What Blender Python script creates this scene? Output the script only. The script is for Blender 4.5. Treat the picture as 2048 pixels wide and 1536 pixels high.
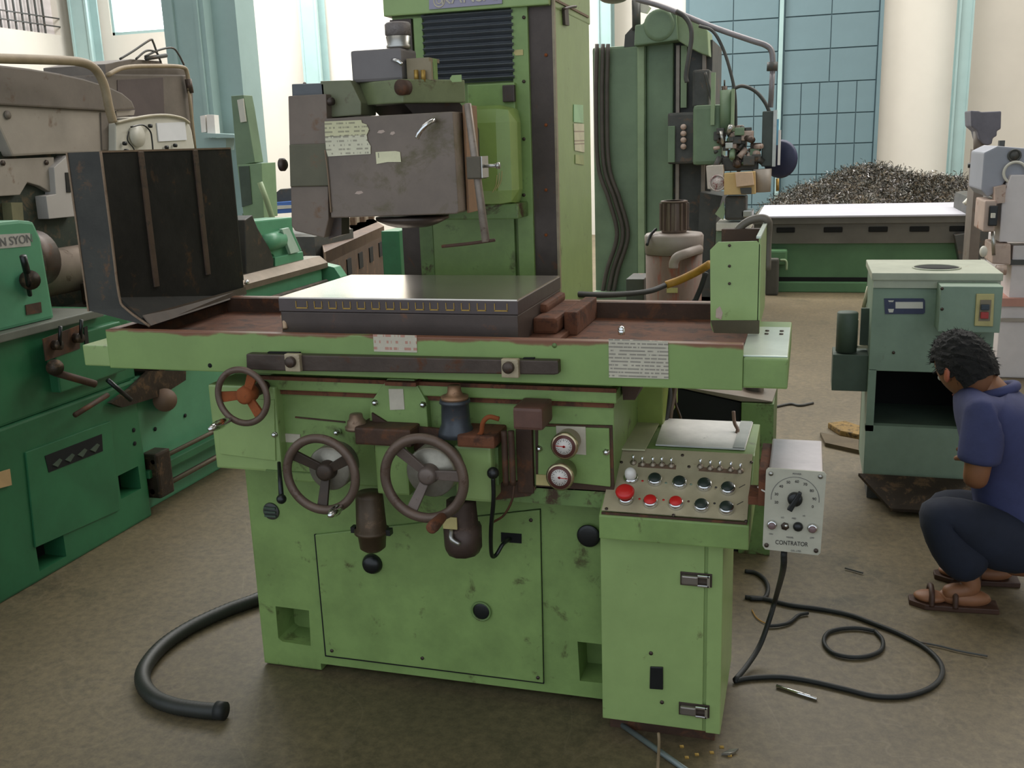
import bpy, bmesh, math, random
from mathutils import Vector, Matrix
random.seed(7)
PI = math.pi
sc = bpy.context.scene
COL = sc.collection
for o in list(bpy.data.objects):
    bpy.data.objects.remove(o)

# ---------------------------------------------------------------- camera, light, exposure
F_PX = 1976.85
CAM = Vector((0, 0, 1.5))
R_ = Vector((0.95926749, 0.28048796, -0.03365105))
U_ = Vector((-0.03506093, 0.23640484, 0.97102188))
F_ = Vector((-0.28031522, 0.93028988, -0.23660964))
cd = bpy.data.cameras.new('camera')
cam = bpy.data.objects.new('camera', cd)
COL.objects.link(cam)
cd.sensor_fit = 'HORIZONTAL'
cd.sensor_width = 36
cd.lens = 36 * F_PX / 2048
cd.clip_start = 0.05
cd.clip_end = 200
cam.matrix_world = Matrix(((R_.x, U_.x, -F_.x, 0), (R_.y, U_.y, -F_.y, 0), (R_.z, U_.z, -F_.z, 1.5), (0, 0, 0, 1)))
sc.camera = cam

w = bpy.data.worlds.new('world')
sc.world = w
w.use_nodes = True
wb = w.node_tree.nodes['Background']
wb.inputs[0].default_value = (0.80, 0.90, 1.0, 1)
wb.inputs[1].default_value = 1.15

def area(name, loc, size, sy, power, col=(1, 1, 1), rot=(0, 0, 0)):
    l = bpy.data.lights.new(name, 'AREA')
    l.shape = 'RECTANGLE'
    l.size = size
    l.size_y = sy
    l.energy = power
    l.color = col
    o = bpy.data.objects.new(name, l)
    o.location = loc
    o.rotation_euler = rot
    COL.objects.link(o)
    return o
# added overhead area lamps standing in for daylight from unseen openings
area('overhead_fill_back', (-3.0, 10.8, 7.2), 14, 5, 1250, (1, 0.98, 0.95))
area('overhead_fill_middle', (-4.5, 5.5, 7.2), 8, 2.0, 150, (1, 0.99, 0.96))
area('overhead_fill_front', (-2.0, 0.5, 7.2), 6, 3, 45, (1, 0.97, 0.9))
area('overhead_fill_left', (-6.3, 13.0, 7.3), 5, 2.5, 1250, (0.94, 0.97, 1), (math.radians(25), 0, 0))  # added to whiten the upper back wall
area('overhead_fill_right', (4.8, 8.5, 7.2), 3.5, 5, 330, (1, 0.98, 0.94), (0, math.radians(22), 0))
sc.view_settings.view_transform = 'Standard'
sc.view_settings.look = 'None'
sc.view_settings.gamma = 1
sc.view_settings.exposure = 0.0
sc.view_settings.use_curve_mapping = False

# ---------------------------------------------------------------- helpers
def lin(c):
    return tuple(((v / 255) / 12.92 if v / 255 <= 0.04045 else ((v / 255 + 0.055) / 1.055) ** 2.4) for v in c)

def P(u, v, x=None, y=None, z=None):
    """the point of the photographed place that lies on the given plane"""
    d = F_ + R_ * ((u - 1024) / F_PX) - U_ * ((v - 768) / F_PX)
    if x is not None: t = (x - CAM.x) / d.x
    elif y is not None: t = (y - CAM.y) / d.y
    else: t = (z - CAM.z) / d.z
    return CAM + d * t

MATS = {}
def mat(name, rgb, rough=0.6, metal=0.0, wear=0.0, wear_rgb=(88, 50, 30), dirt=0.25, scale=6.0, bump=0.12, spec=0.5, stretch=None, trans=0, emit=0):
    if name in MATS: return MATS[name]
    m = bpy.data.materials.new(name)
    m.use_nodes = True
    N = m.node_tree.nodes
    L = m.node_tree.links
    b = N['Principled BSDF']
    tc = N.new('ShaderNodeTexCoord')
    mp = N.new('ShaderNodeMapping')
    L.new(tc.outputs['Object'], mp.inputs[0])
    if stretch: mp.inputs['Scale'].default_value = stretch
    n1 = N.new('ShaderNodeTexNoise')
    n1.inputs['Scale'].default_value = scale
    n1.inputs['Detail'].default_value = 8
    n1.inputs['Roughness'].default_value = 0.65
    L.new(mp.outputs[0], n1.inputs['Vector'])
    base = lin(rgb)
    r1 = N.new('ShaderNodeValToRGB')
    r1.color_ramp.elements[0].position = 0.3
    r1.color_ramp.elements[1].position = 0.62
    k = 1 - dirt
    r1.color_ramp.elements[0].color = (base[0] * k, base[1] * k, base[2] * k, 1)
    r1.color_ramp.elements[1].color = (*base, 1)
    L.new(n1.outputs['Fac'], r1.inputs[0])
    out = r1.outputs[0]
    if wear > 0:
        n2 = N.new('ShaderNodeTexNoise')
        n2.inputs['Scale'].default_value = scale * 1.7
        n2.inputs['Detail'].default_value = 10
        n2.inputs['Roughness'].default_value = 0.7
        n2.inputs['Distortion'].default_value = 0.4
        L.new(mp.outputs[0], n2.inputs['Vector'])
        r2 = N.new('ShaderNodeValToRGB')
        c = 0.74 - 0.42 * wear
        r2.color_ramp.elements[0].position = max(0, c - 0.03)
        r2.color_ramp.elements[1].position = min(1, c + 0.07)
        L.new(n2.outputs['Fac'], r2.inputs[0])
        mx = N.new('ShaderNodeMix')
        mx.data_type = 'RGBA'
        L.new(r2.outputs[0], mx.inputs[0])
        L.new(out, mx.inputs[6])
        mx.inputs[7].default_value = (*lin(wear_rgb), 1)
        out = mx.outputs[2]
    L.new(out, b.inputs['Base Color'])
    b.inputs['Roughness'].default_value = rough
    b.inputs['Metallic'].default_value = metal
    b.inputs['Specular IOR Level'].default_value = spec
    if trans: b.inputs['Transmission Weight'].default_value = trans
    if emit:
        b.inputs['Emission Color'].default_value = (*base, 1)
        b.inputs['Emission Strength'].default_value = emit
    if bump:
        bp = N.new('ShaderNodeBump')
        bp.inputs['Strength'].default_value = bump
        bp.inputs['Distance'].default_value = 0.01
        L.new(n1.outputs['Fac'], bp.inputs['Height'])
        L.new(bp.outputs[0], b.inputs['Normal'])
    MATS[name] = m
    return m

def print_mat(name, rgb, ink, lines=90.0, words=60.0, cover=0.5):
    """a paper or enamel plate with rows of small print"""
    if name in MATS: return MATS[name]
    m = mat(name, rgb, 0.55, dirt=0.18, scale=14)
    N = m.node_tree.nodes
    L = m.node_tree.links
    b = N['Principled BSDF']
    src = b.inputs['Base Color'].links[0].from_socket
    tc = N.new('ShaderNodeTexCoord')
    sp = N.new('ShaderNodeSeparateXYZ')
    L.new(tc.outputs['Object'], sp.inputs[0])
    def mth(op, a, bb):
        n = N.new('ShaderNodeMath'); n.operation = op
        for i, q in enumerate((a, bb)):
            if q is None: continue
            if isinstance(q, (int, float)): n.inputs[i].default_value = q
            else: L.new(q, n.inputs[i])
        return n.outputs[0]
    zr = mth('MULTIPLY', sp.outputs['Z'], lines)
    row = mth('LESS_THAN', mth('FRACT', zr, None), 0.42)
    cb = N.new('ShaderNodeCombineXYZ')
    L.new(mth('MULTIPLY', sp.outputs['X'], words), cb.inputs[0])
    L.new(mth('MULTIPLY', mth('FLOOR', zr, None), 7.3), cb.inputs[1])
    nz = N.new('ShaderNodeTexNoise')
    nz.inputs['Scale'].default_value = 1.0
    nz.inputs['Detail'].default_value = 3
    L.new(cb.outputs[0], nz.inputs['Vector'])
    wd = mth('LESS_THAN', nz.outputs['Fac'], cover)
    fac = mth('MULTIPLY', mth('MULTIPLY', row, wd), 0.65)
    mx = N.new('ShaderNodeMix'); mx.data_type = 'RGBA'
    L.new(fac, mx.inputs[0]); L.new(src, mx.inputs[6])
    mx.inputs[7].default_value = (*lin(ink), 1)
    L.new(mx.outputs[2], b.inputs['Base Color'])
    return m

class B:
    """collects shapes for ONE mesh object"""
    def __init__(s): s.bm = bmesh.new(); s.sm = False
    def _add(s, vs, fs, smooth=False):
        v = [s.bm.verts.new(p) for p in vs]
        for f in fs:
            try:
                q = s.bm.faces.new([v[i] for i in f]); q.smooth = smooth
            except ValueError: pass
        return v
    def box(s, x0, x1, y0, y1, z0, z1, bev=0.0, M=None):
        x0, x1 = min(x0, x1), max(x0, x1); y0, y1 = min(y0, y1), max(y0, y1); z0, z1 = min(z0, z1), max(z0, z1)
        t = bmesh.new()
        v = [t.verts.new(p) for p in ((x0, y0, z0), (x1, y0, z0), (x1, y1, z0), (x0, y1, z0), (x0, y0, z1), (x1, y0, z1), (x1, y1, z1), (x0, y1, z1))]
        for f in ((0, 3, 2, 1), (4, 5, 6, 7), (0, 1, 5, 4), (1, 2, 6, 5), (2, 3, 7, 6), (3, 0, 4, 7)):
            t.faces.new([v[i] for i in f])
        if bev:
            bmesh.ops.bevel(t, geom=list(t.edges), offset=min(bev, 0.45 * min(x1 - x0, y1 - y0, z1 - z0)), segments=2, profile=0.6, affect='EDGES')
        if M is not None: t.transform(M)
        me = bpy.data.meshes.new('t'); t.to_mesh(me); t.free()
        s.bm.from_mesh(me); bpy.data.meshes.remove(me)
        return s
    def prism(s, pts, off, bev=0.0):
        """polygon of 3-D points pushed along the vector off"""
        off = Vector(off)
        t = bmesh.new()
        a = [t.verts.new(p) for p in pts]; b = [t.verts.new(Vector(p) + off) for p in pts]
        n = len(pts)
        t.faces.new(a); t.faces.new(b[::-1])
        for i in range(n): t.faces.new([a[i], b[i], b[(i + 1) % n], a[(i + 1) % n]])
        bmesh.ops.recalc_face_normals(t, faces=t.faces)
        if bev: bmesh.ops.bevel(t, geom=list(t.edges), offset=bev, segments=2, profile=0.6, affect='EDGES')
        me = bpy.data.meshes.new('t'); t.to_mesh(me); t.free()
        s.bm.from_mesh(me); bpy.data.meshes.remove(me)
        return s
    def lathe(s, prof, p0, p1, n=28):
        """profile of (distance along axis from p0, radius), closed at both ends"""
        p0 = Vector(p0); ax = (Vector(p1) - p0).normalized()
        q = ax.orthogonal().normalized(); r = ax.cross(q)
        vs = []; fs = []
        for (h, rad) in prof:
            for i in range(n):
                a = 2 * PI * i / n
                vs.append(p0 + ax * h + (q * math.cos(a) + r * math.sin(a)) * max(rad, 1e-5))
        for k in range(len(prof) - 1):
            for i in range(n):
                j = (i + 1) % n
                fs.append((k * n + i, k * n + j, (k + 1) * n + j, (k + 1) * n + i))
        fs.append(tuple(range(n))[::-1]); fs.append(tuple((len(prof) - 1) * n + i for i in range(n)))
        s._add(vs, fs, True)
        return s
    def cyl(s, p0, p1, r, r1=None, n=20, bev=0.0):
        r1 = r if r1 is None else r1
        L = (Vector(p1) - Vector(p0)).length
        if bev: pr = [(0, r - bev), (bev, r), (L - bev, r1), (L, r1 - bev)]
        else: pr = [(0, r), (L, r1)]
        return s.lathe(pr, p0, p1, n)
    def ball(s, c, r, sc_=(1, 1, 1), n=14):
        m = Matrix.Translation(c) @ Matrix.Diagonal((*[r * k for k in sc_], 1))
        g = bmesh.ops.create_uvsphere(s.bm, u_segments=n + 4, v_segments=n, radius=1, matrix=m)
        for v in g['verts']:
            for f in v.link_faces: f.smooth = True
        return s
    def torus(s, c, ax, R, r, n=40, k=12, flat=1.0):
        c = Vector(c); ax = Vector(ax).normalized(); q = ax.orthogonal().normalized(); p = ax.cross(q)
        vs = []; fs = []
        for i in range(n):
            a = 2 * PI * i / n; d = q * math.cos(a) + p * math.sin(a)
            for j in range(k):
                b = 2 * PI * j / k
                vs.append(c + d * (R + r * math.cos(b)) + ax * (r * flat * math.sin(b)))
        for i in range(n):
            for j in range(k):
                i2 = (i + 1) % n; j2 = (j + 1) % k
                fs.append((i * k + j, i2 * k + j, i2 * k + j2, i * k + j2))
        s._add(vs, fs, True)
        return s
    def tube(s, pts, r, n=10, smooth=6, ribs=0):
        pts = [Vector(p) for p in pts]
        if smooth and len(pts) > 2:
            q = []
            e = [pts[0] * 2 - pts[1]] + pts + [pts[-1] * 2 - pts[-2]]
            for i in range(1, len(e) - 2):
                for t in range(smooth):
                    f = t / smooth
                    a, b, c, d = e[i - 1], e[i], e[i + 1], e[i + 2]
                    q.append(0.5 * ((2 * b) + (c - a) * f + (2 * a - 5 * b + 4 * c - d) * f * f + (3 * b - a - 3 * c + d) * f ** 3))
            q.append(pts[-1]); pts = q
        vs = []; fs = []; up = None
        for i, p in enumerate(pts):
            t = (pts[min(i + 1, len(pts) - 1)] - pts[max(i - 1, 0)]).normalized()
            if up is None: up = t.orthogonal().normalized()
            up = (up - t * up.dot(t)).normalized(); sd = t.cross(up)
            rr = r * (1 + (0.1 if ribs and i % 2 else 0))
            for k in range(n):
                a = 2 * PI * k / n
                vs.append(p + (up * math.cos(a) + sd * math.sin(a)) * rr)
        for i in range(len(pts) - 1):
            for k in range(n):
                k2 = (k + 1) % n
                fs.append((i * n + k, i * n + k2, (i + 1) * n + k2, (i + 1) * n + k))
        fs.append(tuple(range(n))[::-1]); fs.append(tuple((len(pts) - 1) * n + i for i in range(n)))
        s._add(vs, fs, True)
        return s

WM = {}
def link(o, parent, world):
    COL.objects.link(o)
    if parent is not None:
        o.parent = parent
        o.matrix_basis = WM[parent.name].inverted() @ world
    else: o.matrix_basis = world
    WM[o.name] = world

def obj(name, b, m, parent=None, label=None, cat=None, group=None, kind=None):
    bm = b.bm
    bmesh.ops.remove_doubles(bm, verts=bm.verts, dist=1e-6)
    bmesh.ops.recalc_face_normals(bm, faces=bm.faces)
    lo = Vector((1e9,) * 3); hi = -lo
    for v in bm.verts:
        for i in range(3):
            lo[i] = min(lo[i], v.co[i]); hi[i] = max(hi[i], v.co[i])
    c = (lo + hi) / 2
    if parent is None: c.z = lo.z
    bmesh.ops.translate(bm, verts=bm.verts, vec=-c)
    me = bpy.data.meshes.new(name); bm.to_mesh(me); bm.free()
    me.materials.append(m)
    o = bpy.data.objects.new(name, me)
    link(o, parent, Matrix.Translation(c))
    if label: o['label'] = label
    if cat: o['category'] = cat
    if group: o['group'] = group
    if kind: o['kind'] = kind
    return o

def thing(name, label, cat, loc=(0, 0, 0), group=None):
    o = bpy.data.objects.new(name, None)
    o.empty_display_size = 0.1
    link(o, None, Matrix.Translation(Vector(loc)))
    o['label'] = label; o['category'] = cat
    if group: o['group'] = group
    return o

def dup(o, world, parent):
    c = o.copy(); COL.objects.link(c)
    c.parent = parent
    c.matrix_basis = WM[parent.name].inverted() @ world if parent else world
    WM[c.name] = world
    return c

def pp(pix, ax, val, depth, bev=0.0, b=None):
    """outline read on the plane ax=val, given real thickness along that axis"""
    b = b or B()
    pts = [P(u, v, **{ax: val}) for u, v in pix]
    off = {'x': (depth, 0, 0), 'y': (0, depth, 0), 'z': (0, 0, depth)}[ax]
    return b.prism(pts, off, bev)

def pbox(u0, v0, u1, v1, y, depth, bev=0.0, b=None):
    """axis-aligned box whose front face on the plane y spans the region"""
    b = b or B()
    um, vm = (u0 + u1) / 2, (v0 + v1) / 2
    return b.box(P(u0, vm, y=y).x, P(u1, vm, y=y).x, y, y + depth, P(um, v1, y=y).z, P(um, v0, y=y).z, bev)

def text(name, body, size, loc, m, parent, rot=(PI / 2, 0, 0), depth=0.0003, sx=1.0, world_rot=None):
    cu = bpy.data.curves.new(name, 'FONT'); cu.body = body; cu.size = size; cu.extrude = depth
    cu.align_x = 'CENTER'; cu.align_y = 'CENTER'
    t = bpy.data.objects.new(name + '_t', cu); COL.objects.link(t)
    dg = bpy.context.evaluated_depsgraph_get()
    me = bpy.data.meshes.new_from_object(t.evaluated_get(dg))
    bpy.data.objects.remove(t)
    me.materials.clear(); me.materials.append(m)
    o = bpy.data.objects.new(name, me)
    R = world_rot if world_rot is not None else Matrix.Rotation(rot[2], 4, 'Z') @ Matrix.Rotation(rot[1], 4, 'Y') @ Matrix.Rotation(rot[0], 4, 'X')
    link(o, parent, Matrix.Translation(Vector(loc)) @ R @ Matrix.Diagonal((sx, 1, 1, 1)))
    return o

def cut(o, b):
    """carve the shapes of b out of the mesh object o"""
    me = bpy.data.meshes.new('c')
    bmesh.ops.recalc_face_normals(b.bm, faces=b.bm.faces)
    b.bm.to_mesh(me); b.bm.free()
    c = bpy.data.objects.new('c', me); COL.objects.link(c)
    c.matrix_basis = Matrix.Identity(4)
    md = o.modifiers.new('b', 'BOOLEAN'); md.operation = 'DIFFERENCE'; md.object = c; md.solver = 'EXACT'
    bpy.context.view_layer.update()
    dg = bpy.context.evaluated_depsgraph_get()
    n = bpy.data.meshes.new_from_object(o.evaluated_get(dg))
    o.modifiers.clear(); o.data = n
    bpy.data.objects.remove(c)

# ---------------------------------------------------------------- materials
LIME = mat('lime_green_paint', (130, 156, 90), 0.42, wear=0.27, wear_rgb=(80, 82, 46), dirt=0.26, scale=7)
LIMEC = mat('lime_green_paint_clean', (144, 167, 104), 0.34, wear=0.2, wear_rgb=(98, 102, 62), dirt=0.14, scale=8)
LIMED = mat('lime_green_paint_oily', (108, 134, 76), 0.45, wear=0.42, wear_rgb=(66, 46, 28), dirt=0.4, scale=7)
LIMETOP = mat('lime_paint_rust_top', (130, 156, 90), 0.42, wear=0.15, wear_rgb=(84, 62, 40), dirt=0.18, scale=4)
RUST = mat('rust', (112, 66, 40), 0.8, wear=0.5, wear_rgb=(70, 42, 26), dirt=0.4, scale=9, bump=0.4)
RUSTD = mat('rust_dark', (74, 50, 34), 0.7, wear=0.45, wear_rgb=(96, 58, 32), dirt=0.45, scale=9, bump=0.4)
ORANGE = mat('rust_orange', (142, 74, 32), 0.85, wear=0.3, wear_rgb=(84, 48, 28), dirt=0.35, scale=14, bump=0.4)
IRON = mat('worn_iron', (82, 70, 62), 0.45, 0.55, wear=0.35, wear_rgb=(88, 56, 36), dirt=0.3, scale=12, bump=0.2)
IRONB = mat('brown_cast_iron', (118, 104, 92), 0.5, 0.25, wear=0.35, wear_rgb=(108, 78, 52), dirt=0.25, scale=5, bump=0.2)
STEEL = mat('bright_steel', (180, 178, 172), 0.3, 0.9, wear=0.1, wear_rgb=(110, 84, 60), dirt=0.2, scale=14, bump=0.05)
CHUCKTOP = mat('ground_steel', (222, 212, 200), 0.24, 0.9, wear=0.12, wear_rgb=(150, 124, 90), dirt=0.15, scale=5, bump=0.0)
CHROME = mat('chrome', (225, 225, 225), 0.08, 1.0, dirt=0.05, bump=0)
DIAL = mat('dial_collar', (158, 152, 138), 0.4, 0.6, dirt=0.3, scale=20)
BRASS = mat('brass', (176, 142, 72), 0.45, 0.6, dirt=0.3, scale=30)
BLACK = mat('black_plastic', (22, 24, 24), 0.35, dirt=0.3, scale=20)
RUBBER = mat('black_rubber', (30, 32, 30), 0.6, dirt=0.3, scale=20)
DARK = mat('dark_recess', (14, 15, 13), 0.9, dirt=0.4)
BELLOWS = mat('bellows_cloth', (112, 116, 120), 0.75, dirt=0.3, scale=8)  # greyed lighter to put the pale veil of glare into the cloth
RAIL = mat('dark_slideway', (78, 68, 62), 0.45, 0.5, wear=0.3, wear_rgb=(90, 62, 44), dirt=0.3, scale=10)
GUARD = mat('blackened_sheet_steel', (60, 58, 52), 0.6, 0.2, wear=0.32, wear_rgb=(98, 70, 46), dirt=0.45, scale=7, bump=0.3)
GUARDSEAM = mat('rusty_seam', (134, 112, 90), 0.75, wear=0.3, wear_rgb=(98, 60, 36), dirt=0.3, scale=20)
PAPER = print_mat('old_notice', (196, 188, 168), (96, 90, 84), 118, 130, 0.56)
PAPERR = print_mat('old_red_notice', (198, 188, 168), (176, 96, 78), 62, 80, 0.47)
PAPERY = print_mat('yellowed_notice', (206, 200, 160), (112, 106, 88), 95, 90, 0.5)
PLAIN = mat('plain_paper', (196, 186, 166), 0.6, dirt=0.2, scale=20)
YELLOWP = mat('yellowed_tag', (196, 180, 120), 0.6, dirt=0.25, scale=20)
PANEL = mat('grey_enamel_panel', (176, 164, 134), 0.4, wear=0.14, wear_rgb=(100, 70, 50), dirt=0.2, scale=9)
RED = mat('red_plastic', (200, 36, 34), 0.35, dirt=0.1)
WHITEP = mat('white_plastic', (226, 220, 212), 0.35, dirt=0.1)
BRNBOX = mat('brown_switch_box', (98, 66, 54), 0.55, wear=0.2, wear_rgb=(66, 44, 34), dirt=0.3, scale=16)
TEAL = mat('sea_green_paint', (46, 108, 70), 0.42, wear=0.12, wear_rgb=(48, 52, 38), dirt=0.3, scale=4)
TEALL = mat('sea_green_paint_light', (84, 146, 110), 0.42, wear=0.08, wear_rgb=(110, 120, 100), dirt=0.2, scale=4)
GREASE = mat('greasy_iron', (56, 46, 36), 0.45, 0.4, wear=0.45, wear_rgb=(98, 76, 54), dirt=0.4, scale=11, bump=0.3)
WAYS = mat('lathe_ways', (128, 116, 102), 0.4, 0.6, wear=0.2, wear_rgb=(92, 66, 46), dirt=0.3, scale=8)
GREY = mat('grey_machine_paint', (160, 150, 138), 0.5, wear=0.2, wear_rgb=(110, 84, 64), dirt=0.2, scale=4)
GREYD = mat('dusty_grey_paint', (116, 106, 96), 0.6, wear=0.25, wear_rgb=(98, 78, 60), dirt=0.3, scale=5)
GREYL = mat('pale_grey_paint', (206, 202, 188), 0.45, wear=0.08, wear_rgb=(150, 130, 100), dirt=0.15, scale=5)
CREAMPIPE = mat('cream_conduit', (156, 138, 110), 0.55, dirt=0.3, scale=12)
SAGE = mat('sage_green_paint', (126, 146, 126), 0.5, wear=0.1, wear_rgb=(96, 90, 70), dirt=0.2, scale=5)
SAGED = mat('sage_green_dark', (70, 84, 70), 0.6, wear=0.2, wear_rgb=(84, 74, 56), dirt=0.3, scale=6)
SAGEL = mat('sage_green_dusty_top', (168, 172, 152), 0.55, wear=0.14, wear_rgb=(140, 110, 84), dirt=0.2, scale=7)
MILL = mat('mill_green_paint', (112, 134, 104), 0.5, wear=0.12, wear_rgb=(84, 96, 74), dirt=0.3, scale=2.5)  # lightened and greyed, haze mixed into the paint colour
MILLL = mat('mill_green_edge', (142, 162, 124), 0.5, dirt=0.2, scale=4)
MILLD = mat('mill_dark_iron', (80, 80, 76), 0.55, 0.3, wear=0.35, wear_rgb=(104, 84, 68), dirt=0.35, scale=6)  # dark iron with distance haze blended into its tone
BEDG = mat('planer_green_paint', (84, 124, 84), 0.5, wear=0.12, wear_rgb=(60, 74, 52), dirt=0.25, scale=2.5)
CARD = mat('cardboard', (206, 176, 122), 0.8, dirt=0.15, scale=8)
CARDW = mat('printed_cardboard', (206, 196, 184), 0.7, wear=0.3, wear_rgb=(136, 92, 80), dirt=0.2, scale=6)
WHITEM = mat('white_machine_paint', (214, 206, 204), 0.45, wear=0.1, wear_rgb=(170, 140, 124), dirt=0.15, scale=3)
PINKM = mat('rusty_white_paint', (186, 164, 150), 0.55, wear=0.35, wear_rgb=(140, 96, 74), dirt=0.25, scale=6)
SKIN = mat('skin', (136, 90, 60), 0.55, dirt=0.2, scale=10, bump=0.05)
SHIRT = mat('blue_work_shirt', (58, 62, 100), 0.85, dirt=0.25, scale=9, bump=0.25)
TROUS = mat('navy_trousers', (26, 32, 48), 0.9, dirt=0.35, scale=9, bump=0.25)
HAIR = mat('black_hair', (17, 15, 13), 0.85, dirt=0.4, scale=60, bump=0.6)
LEATHER = mat('brown_sandal_leather', (66, 40, 26), 0.6, dirt=0.3, scale=20)
INK = mat('ink', (52, 48, 46), 0.6, dirt=0.1, bump=0)
INKL = mat('faded_ink', (108, 106, 104), 0.6, dirt=0.1, bump=0)
BLUEP = mat('blue_plastic', (70, 110, 180), 0.5, dirt=0.2)
OCHRE = mat('ochre_hose', (176, 128, 40), 0.6, dirt=0.35, scale=20)
NAVY = mat('navy_plate', (52, 58, 84), 0.4, wear=0.2, wear_rgb=(140, 140, 140), dirt=0.2, scale=30)
TAN = mat('tan_plate', (190, 174, 116), 0.5, dirt=0.2, scale=20)


V3 = lambda x, y, z: Vector((x, y, z))
# ================================================================ THE SETTING
def struct(name, b, m, parent=None, label=None):
    o = obj(name, b, m, parent)
    if parent is None:
        o['kind'] = 'structure'
        o['label'] = label or name.replace('_', ' ')
    return o
# concrete floor with oily patches and scratches
def floor_mat():
    m = mat('shop_concrete', (108, 96, 72), 0.55, wear=0.34, wear_rgb=(80, 73, 54), dirt=0.3, scale=1.1, bump=0.1)
    N = m.node_tree.nodes; L = m.node_tree.links; b = N['Principled BSDF']
    src = b.inputs['Base Color'].links[0].from_socket
    tc = N.new('ShaderNodeTexCoord')
    n = N.new('ShaderNodeTexNoise'); n.inputs['Scale'].default_value = 38; n.inputs['Detail'].default_value = 8; n.inputs['Roughness'].default_value = 0.8
    L.new(tc.outputs['Object'], n.inputs['Vector'])
    r = N.new('ShaderNodeValToRGB'); r.color_ramp.elements[0].position = 0.35; r.color_ramp.elements[1].position = 0.7
    r.color_ramp.elements[0].color = (0.62, 0.62, 0.62, 1); r.color_ramp.elements[1].color = (1.34, 1.31, 1.26, 1)
    L.new(n.outputs['Fac'], r.inputs[0])
    mx = N.new('ShaderNodeMix'); mx.data_type = 'RGBA'; mx.blend_type = 'MULTIPLY'; mx.inputs[0].default_value = 1
    L.new(src, mx.inputs[6]); L.new(r.outputs[0], mx.inputs[7])
    # pale drag scratches
    n3 = N.new('ShaderNodeTexNoise'); n3.inputs['Scale'].default_value = 1.6; n3.inputs['Detail'].default_value = 3; n3.inputs['Distortion'].default_value = 1.4
    L.new(tc.outputs['Object'], n3.inputs['Vector'])
    r3 = N.new('ShaderNodeValToRGB')
    e = r3.color_ramp.elements; e[0].position = 0.492; e[0].color = (0, 0, 0, 1); e[1].position = 0.5; e[1].color = (0.14, 0.14, 0.14, 1)
    q = e.new(0.508); q.color = (0, 0, 0, 1)
    L.new(n3.outputs['Fac'], r3.inputs[0])
    m2 = N.new('ShaderNodeMix'); m2.data_type = 'RGBA'
    L.new(r3.outputs[0], m2.inputs[0]); L.new(mx.outputs[2], m2.inputs[6]); m2.inputs[7].default_value = (*lin((150, 134, 112)), 1)
    L.new(m2.outputs[2], b.inputs['Base Color'])
    return m
struct('floor', B().box(-13.2, 7, -3, 16.3, -0.1, 0), floor_mat(), label='stained grey-brown concrete workshop floor')
WALL = mat('cream_wall_plaster', (204, 197, 184), 0.85, wear=0.05, wear_rgb=(190, 168, 140), dirt=0.08, scale=0.9, bump=0.03)
TEALP = mat('hazy_teal_steelwork', (148, 172, 168), 0.55, dirt=0.14, scale=1.5)  # paleness of haze and glare mixed into the teal
DOORM = mat('faded_blue_green_door', (94, 116, 120), 0.55, dirt=0.12, scale=1.2)
DOORS = mat('door_joint_shadow', (78, 102, 108), 0.6, dirt=0.1)
# back wall (Y = 16) around its window openings
b = B()
yw = 16.0
wl0, wl1 = -12.95, 7.0
wins = [(-12.1, -10.25, 3.62, 6.2)]
b.box(wl0, -12.1, yw, yw + 0.25, 0, 7.6).box(-10.25, wl1, yw, yw + 0.25, 0, 7.6).box(-12.1, -10.25, yw, yw + 0.25, 0, 3.62).box(-12.1, -10.25, yw, yw + 0.25, 6.2, 7.6)
struct('wall_back', b, WALL, label='cream plastered back wall behind the machines')
b = B()
b.box(-13.2, -12.95, -3, 16.25, 0, 3.65).box(-13.2, -12.95, -3, 16.25, 6.4, 7.6).box(-13.2, -12.95, 15.7, 16.25, 3.65, 6.4)
struct('wall_left', b, WALL, label='cream side wall below the barred window, upper left')
struct('wall_right', B().box(7.0, 7.25, -3, 16.25, 0, 7.6), WALL, label='cream side wall to the right')
struct('ceiling', B().box(-13.2, 7.25, -3, 16.25, 7.6, 7.8), mat('ceiling_sheet', (170, 168, 160), 0.8), label='roof sheeting above the shop')
# bright window beside the wide teal pillar: backlit pane in a frame
PANE = mat('daylit_pane', (240, 246, 255), 0.3, emit=3.2, dirt=0.02, bump=0)
o = struct('window_1', B().box(-12.1, -10.25, yw + 0.12, yw + 0.15, 3.62, 6.2), PANE, label='blown-out daylit window high in the back wall')
f = B()
for z in (3.62, 6.16): f.box(-12.1, -10.25, yw + 0.02, yw + 0.12, z, z + 0.05)
for x in (-12.1, -10.3): f.box(x, x + 0.05, yw + 0.02, yw + 0.12, 3.62, 6.2)
obj('window_frame', f, TEALP, o)
# barred side window, top left
o = struct('window_2', B().box(-13.12, -13.08, 4, 15.7, 3.65, 6.4), mat('grey_window_pane', (176, 168, 164), 0.4, emit=0.45, bump=0), label='grey barred window high in the side wall, upper left')
for i in range(30):
    y = 10.4 + i * 0.17
    obj('bar', B().box(-12.98, -12.955, y, y + 0.028, 3.65, 6.4), MILLD, o)
for k in range(2):
    obj('bar', B().box(-12.955, -12.93, 4, 15.7, 3.78 + k * 0.14, 3.80 + k * 0.14), MILLD, o)
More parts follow.
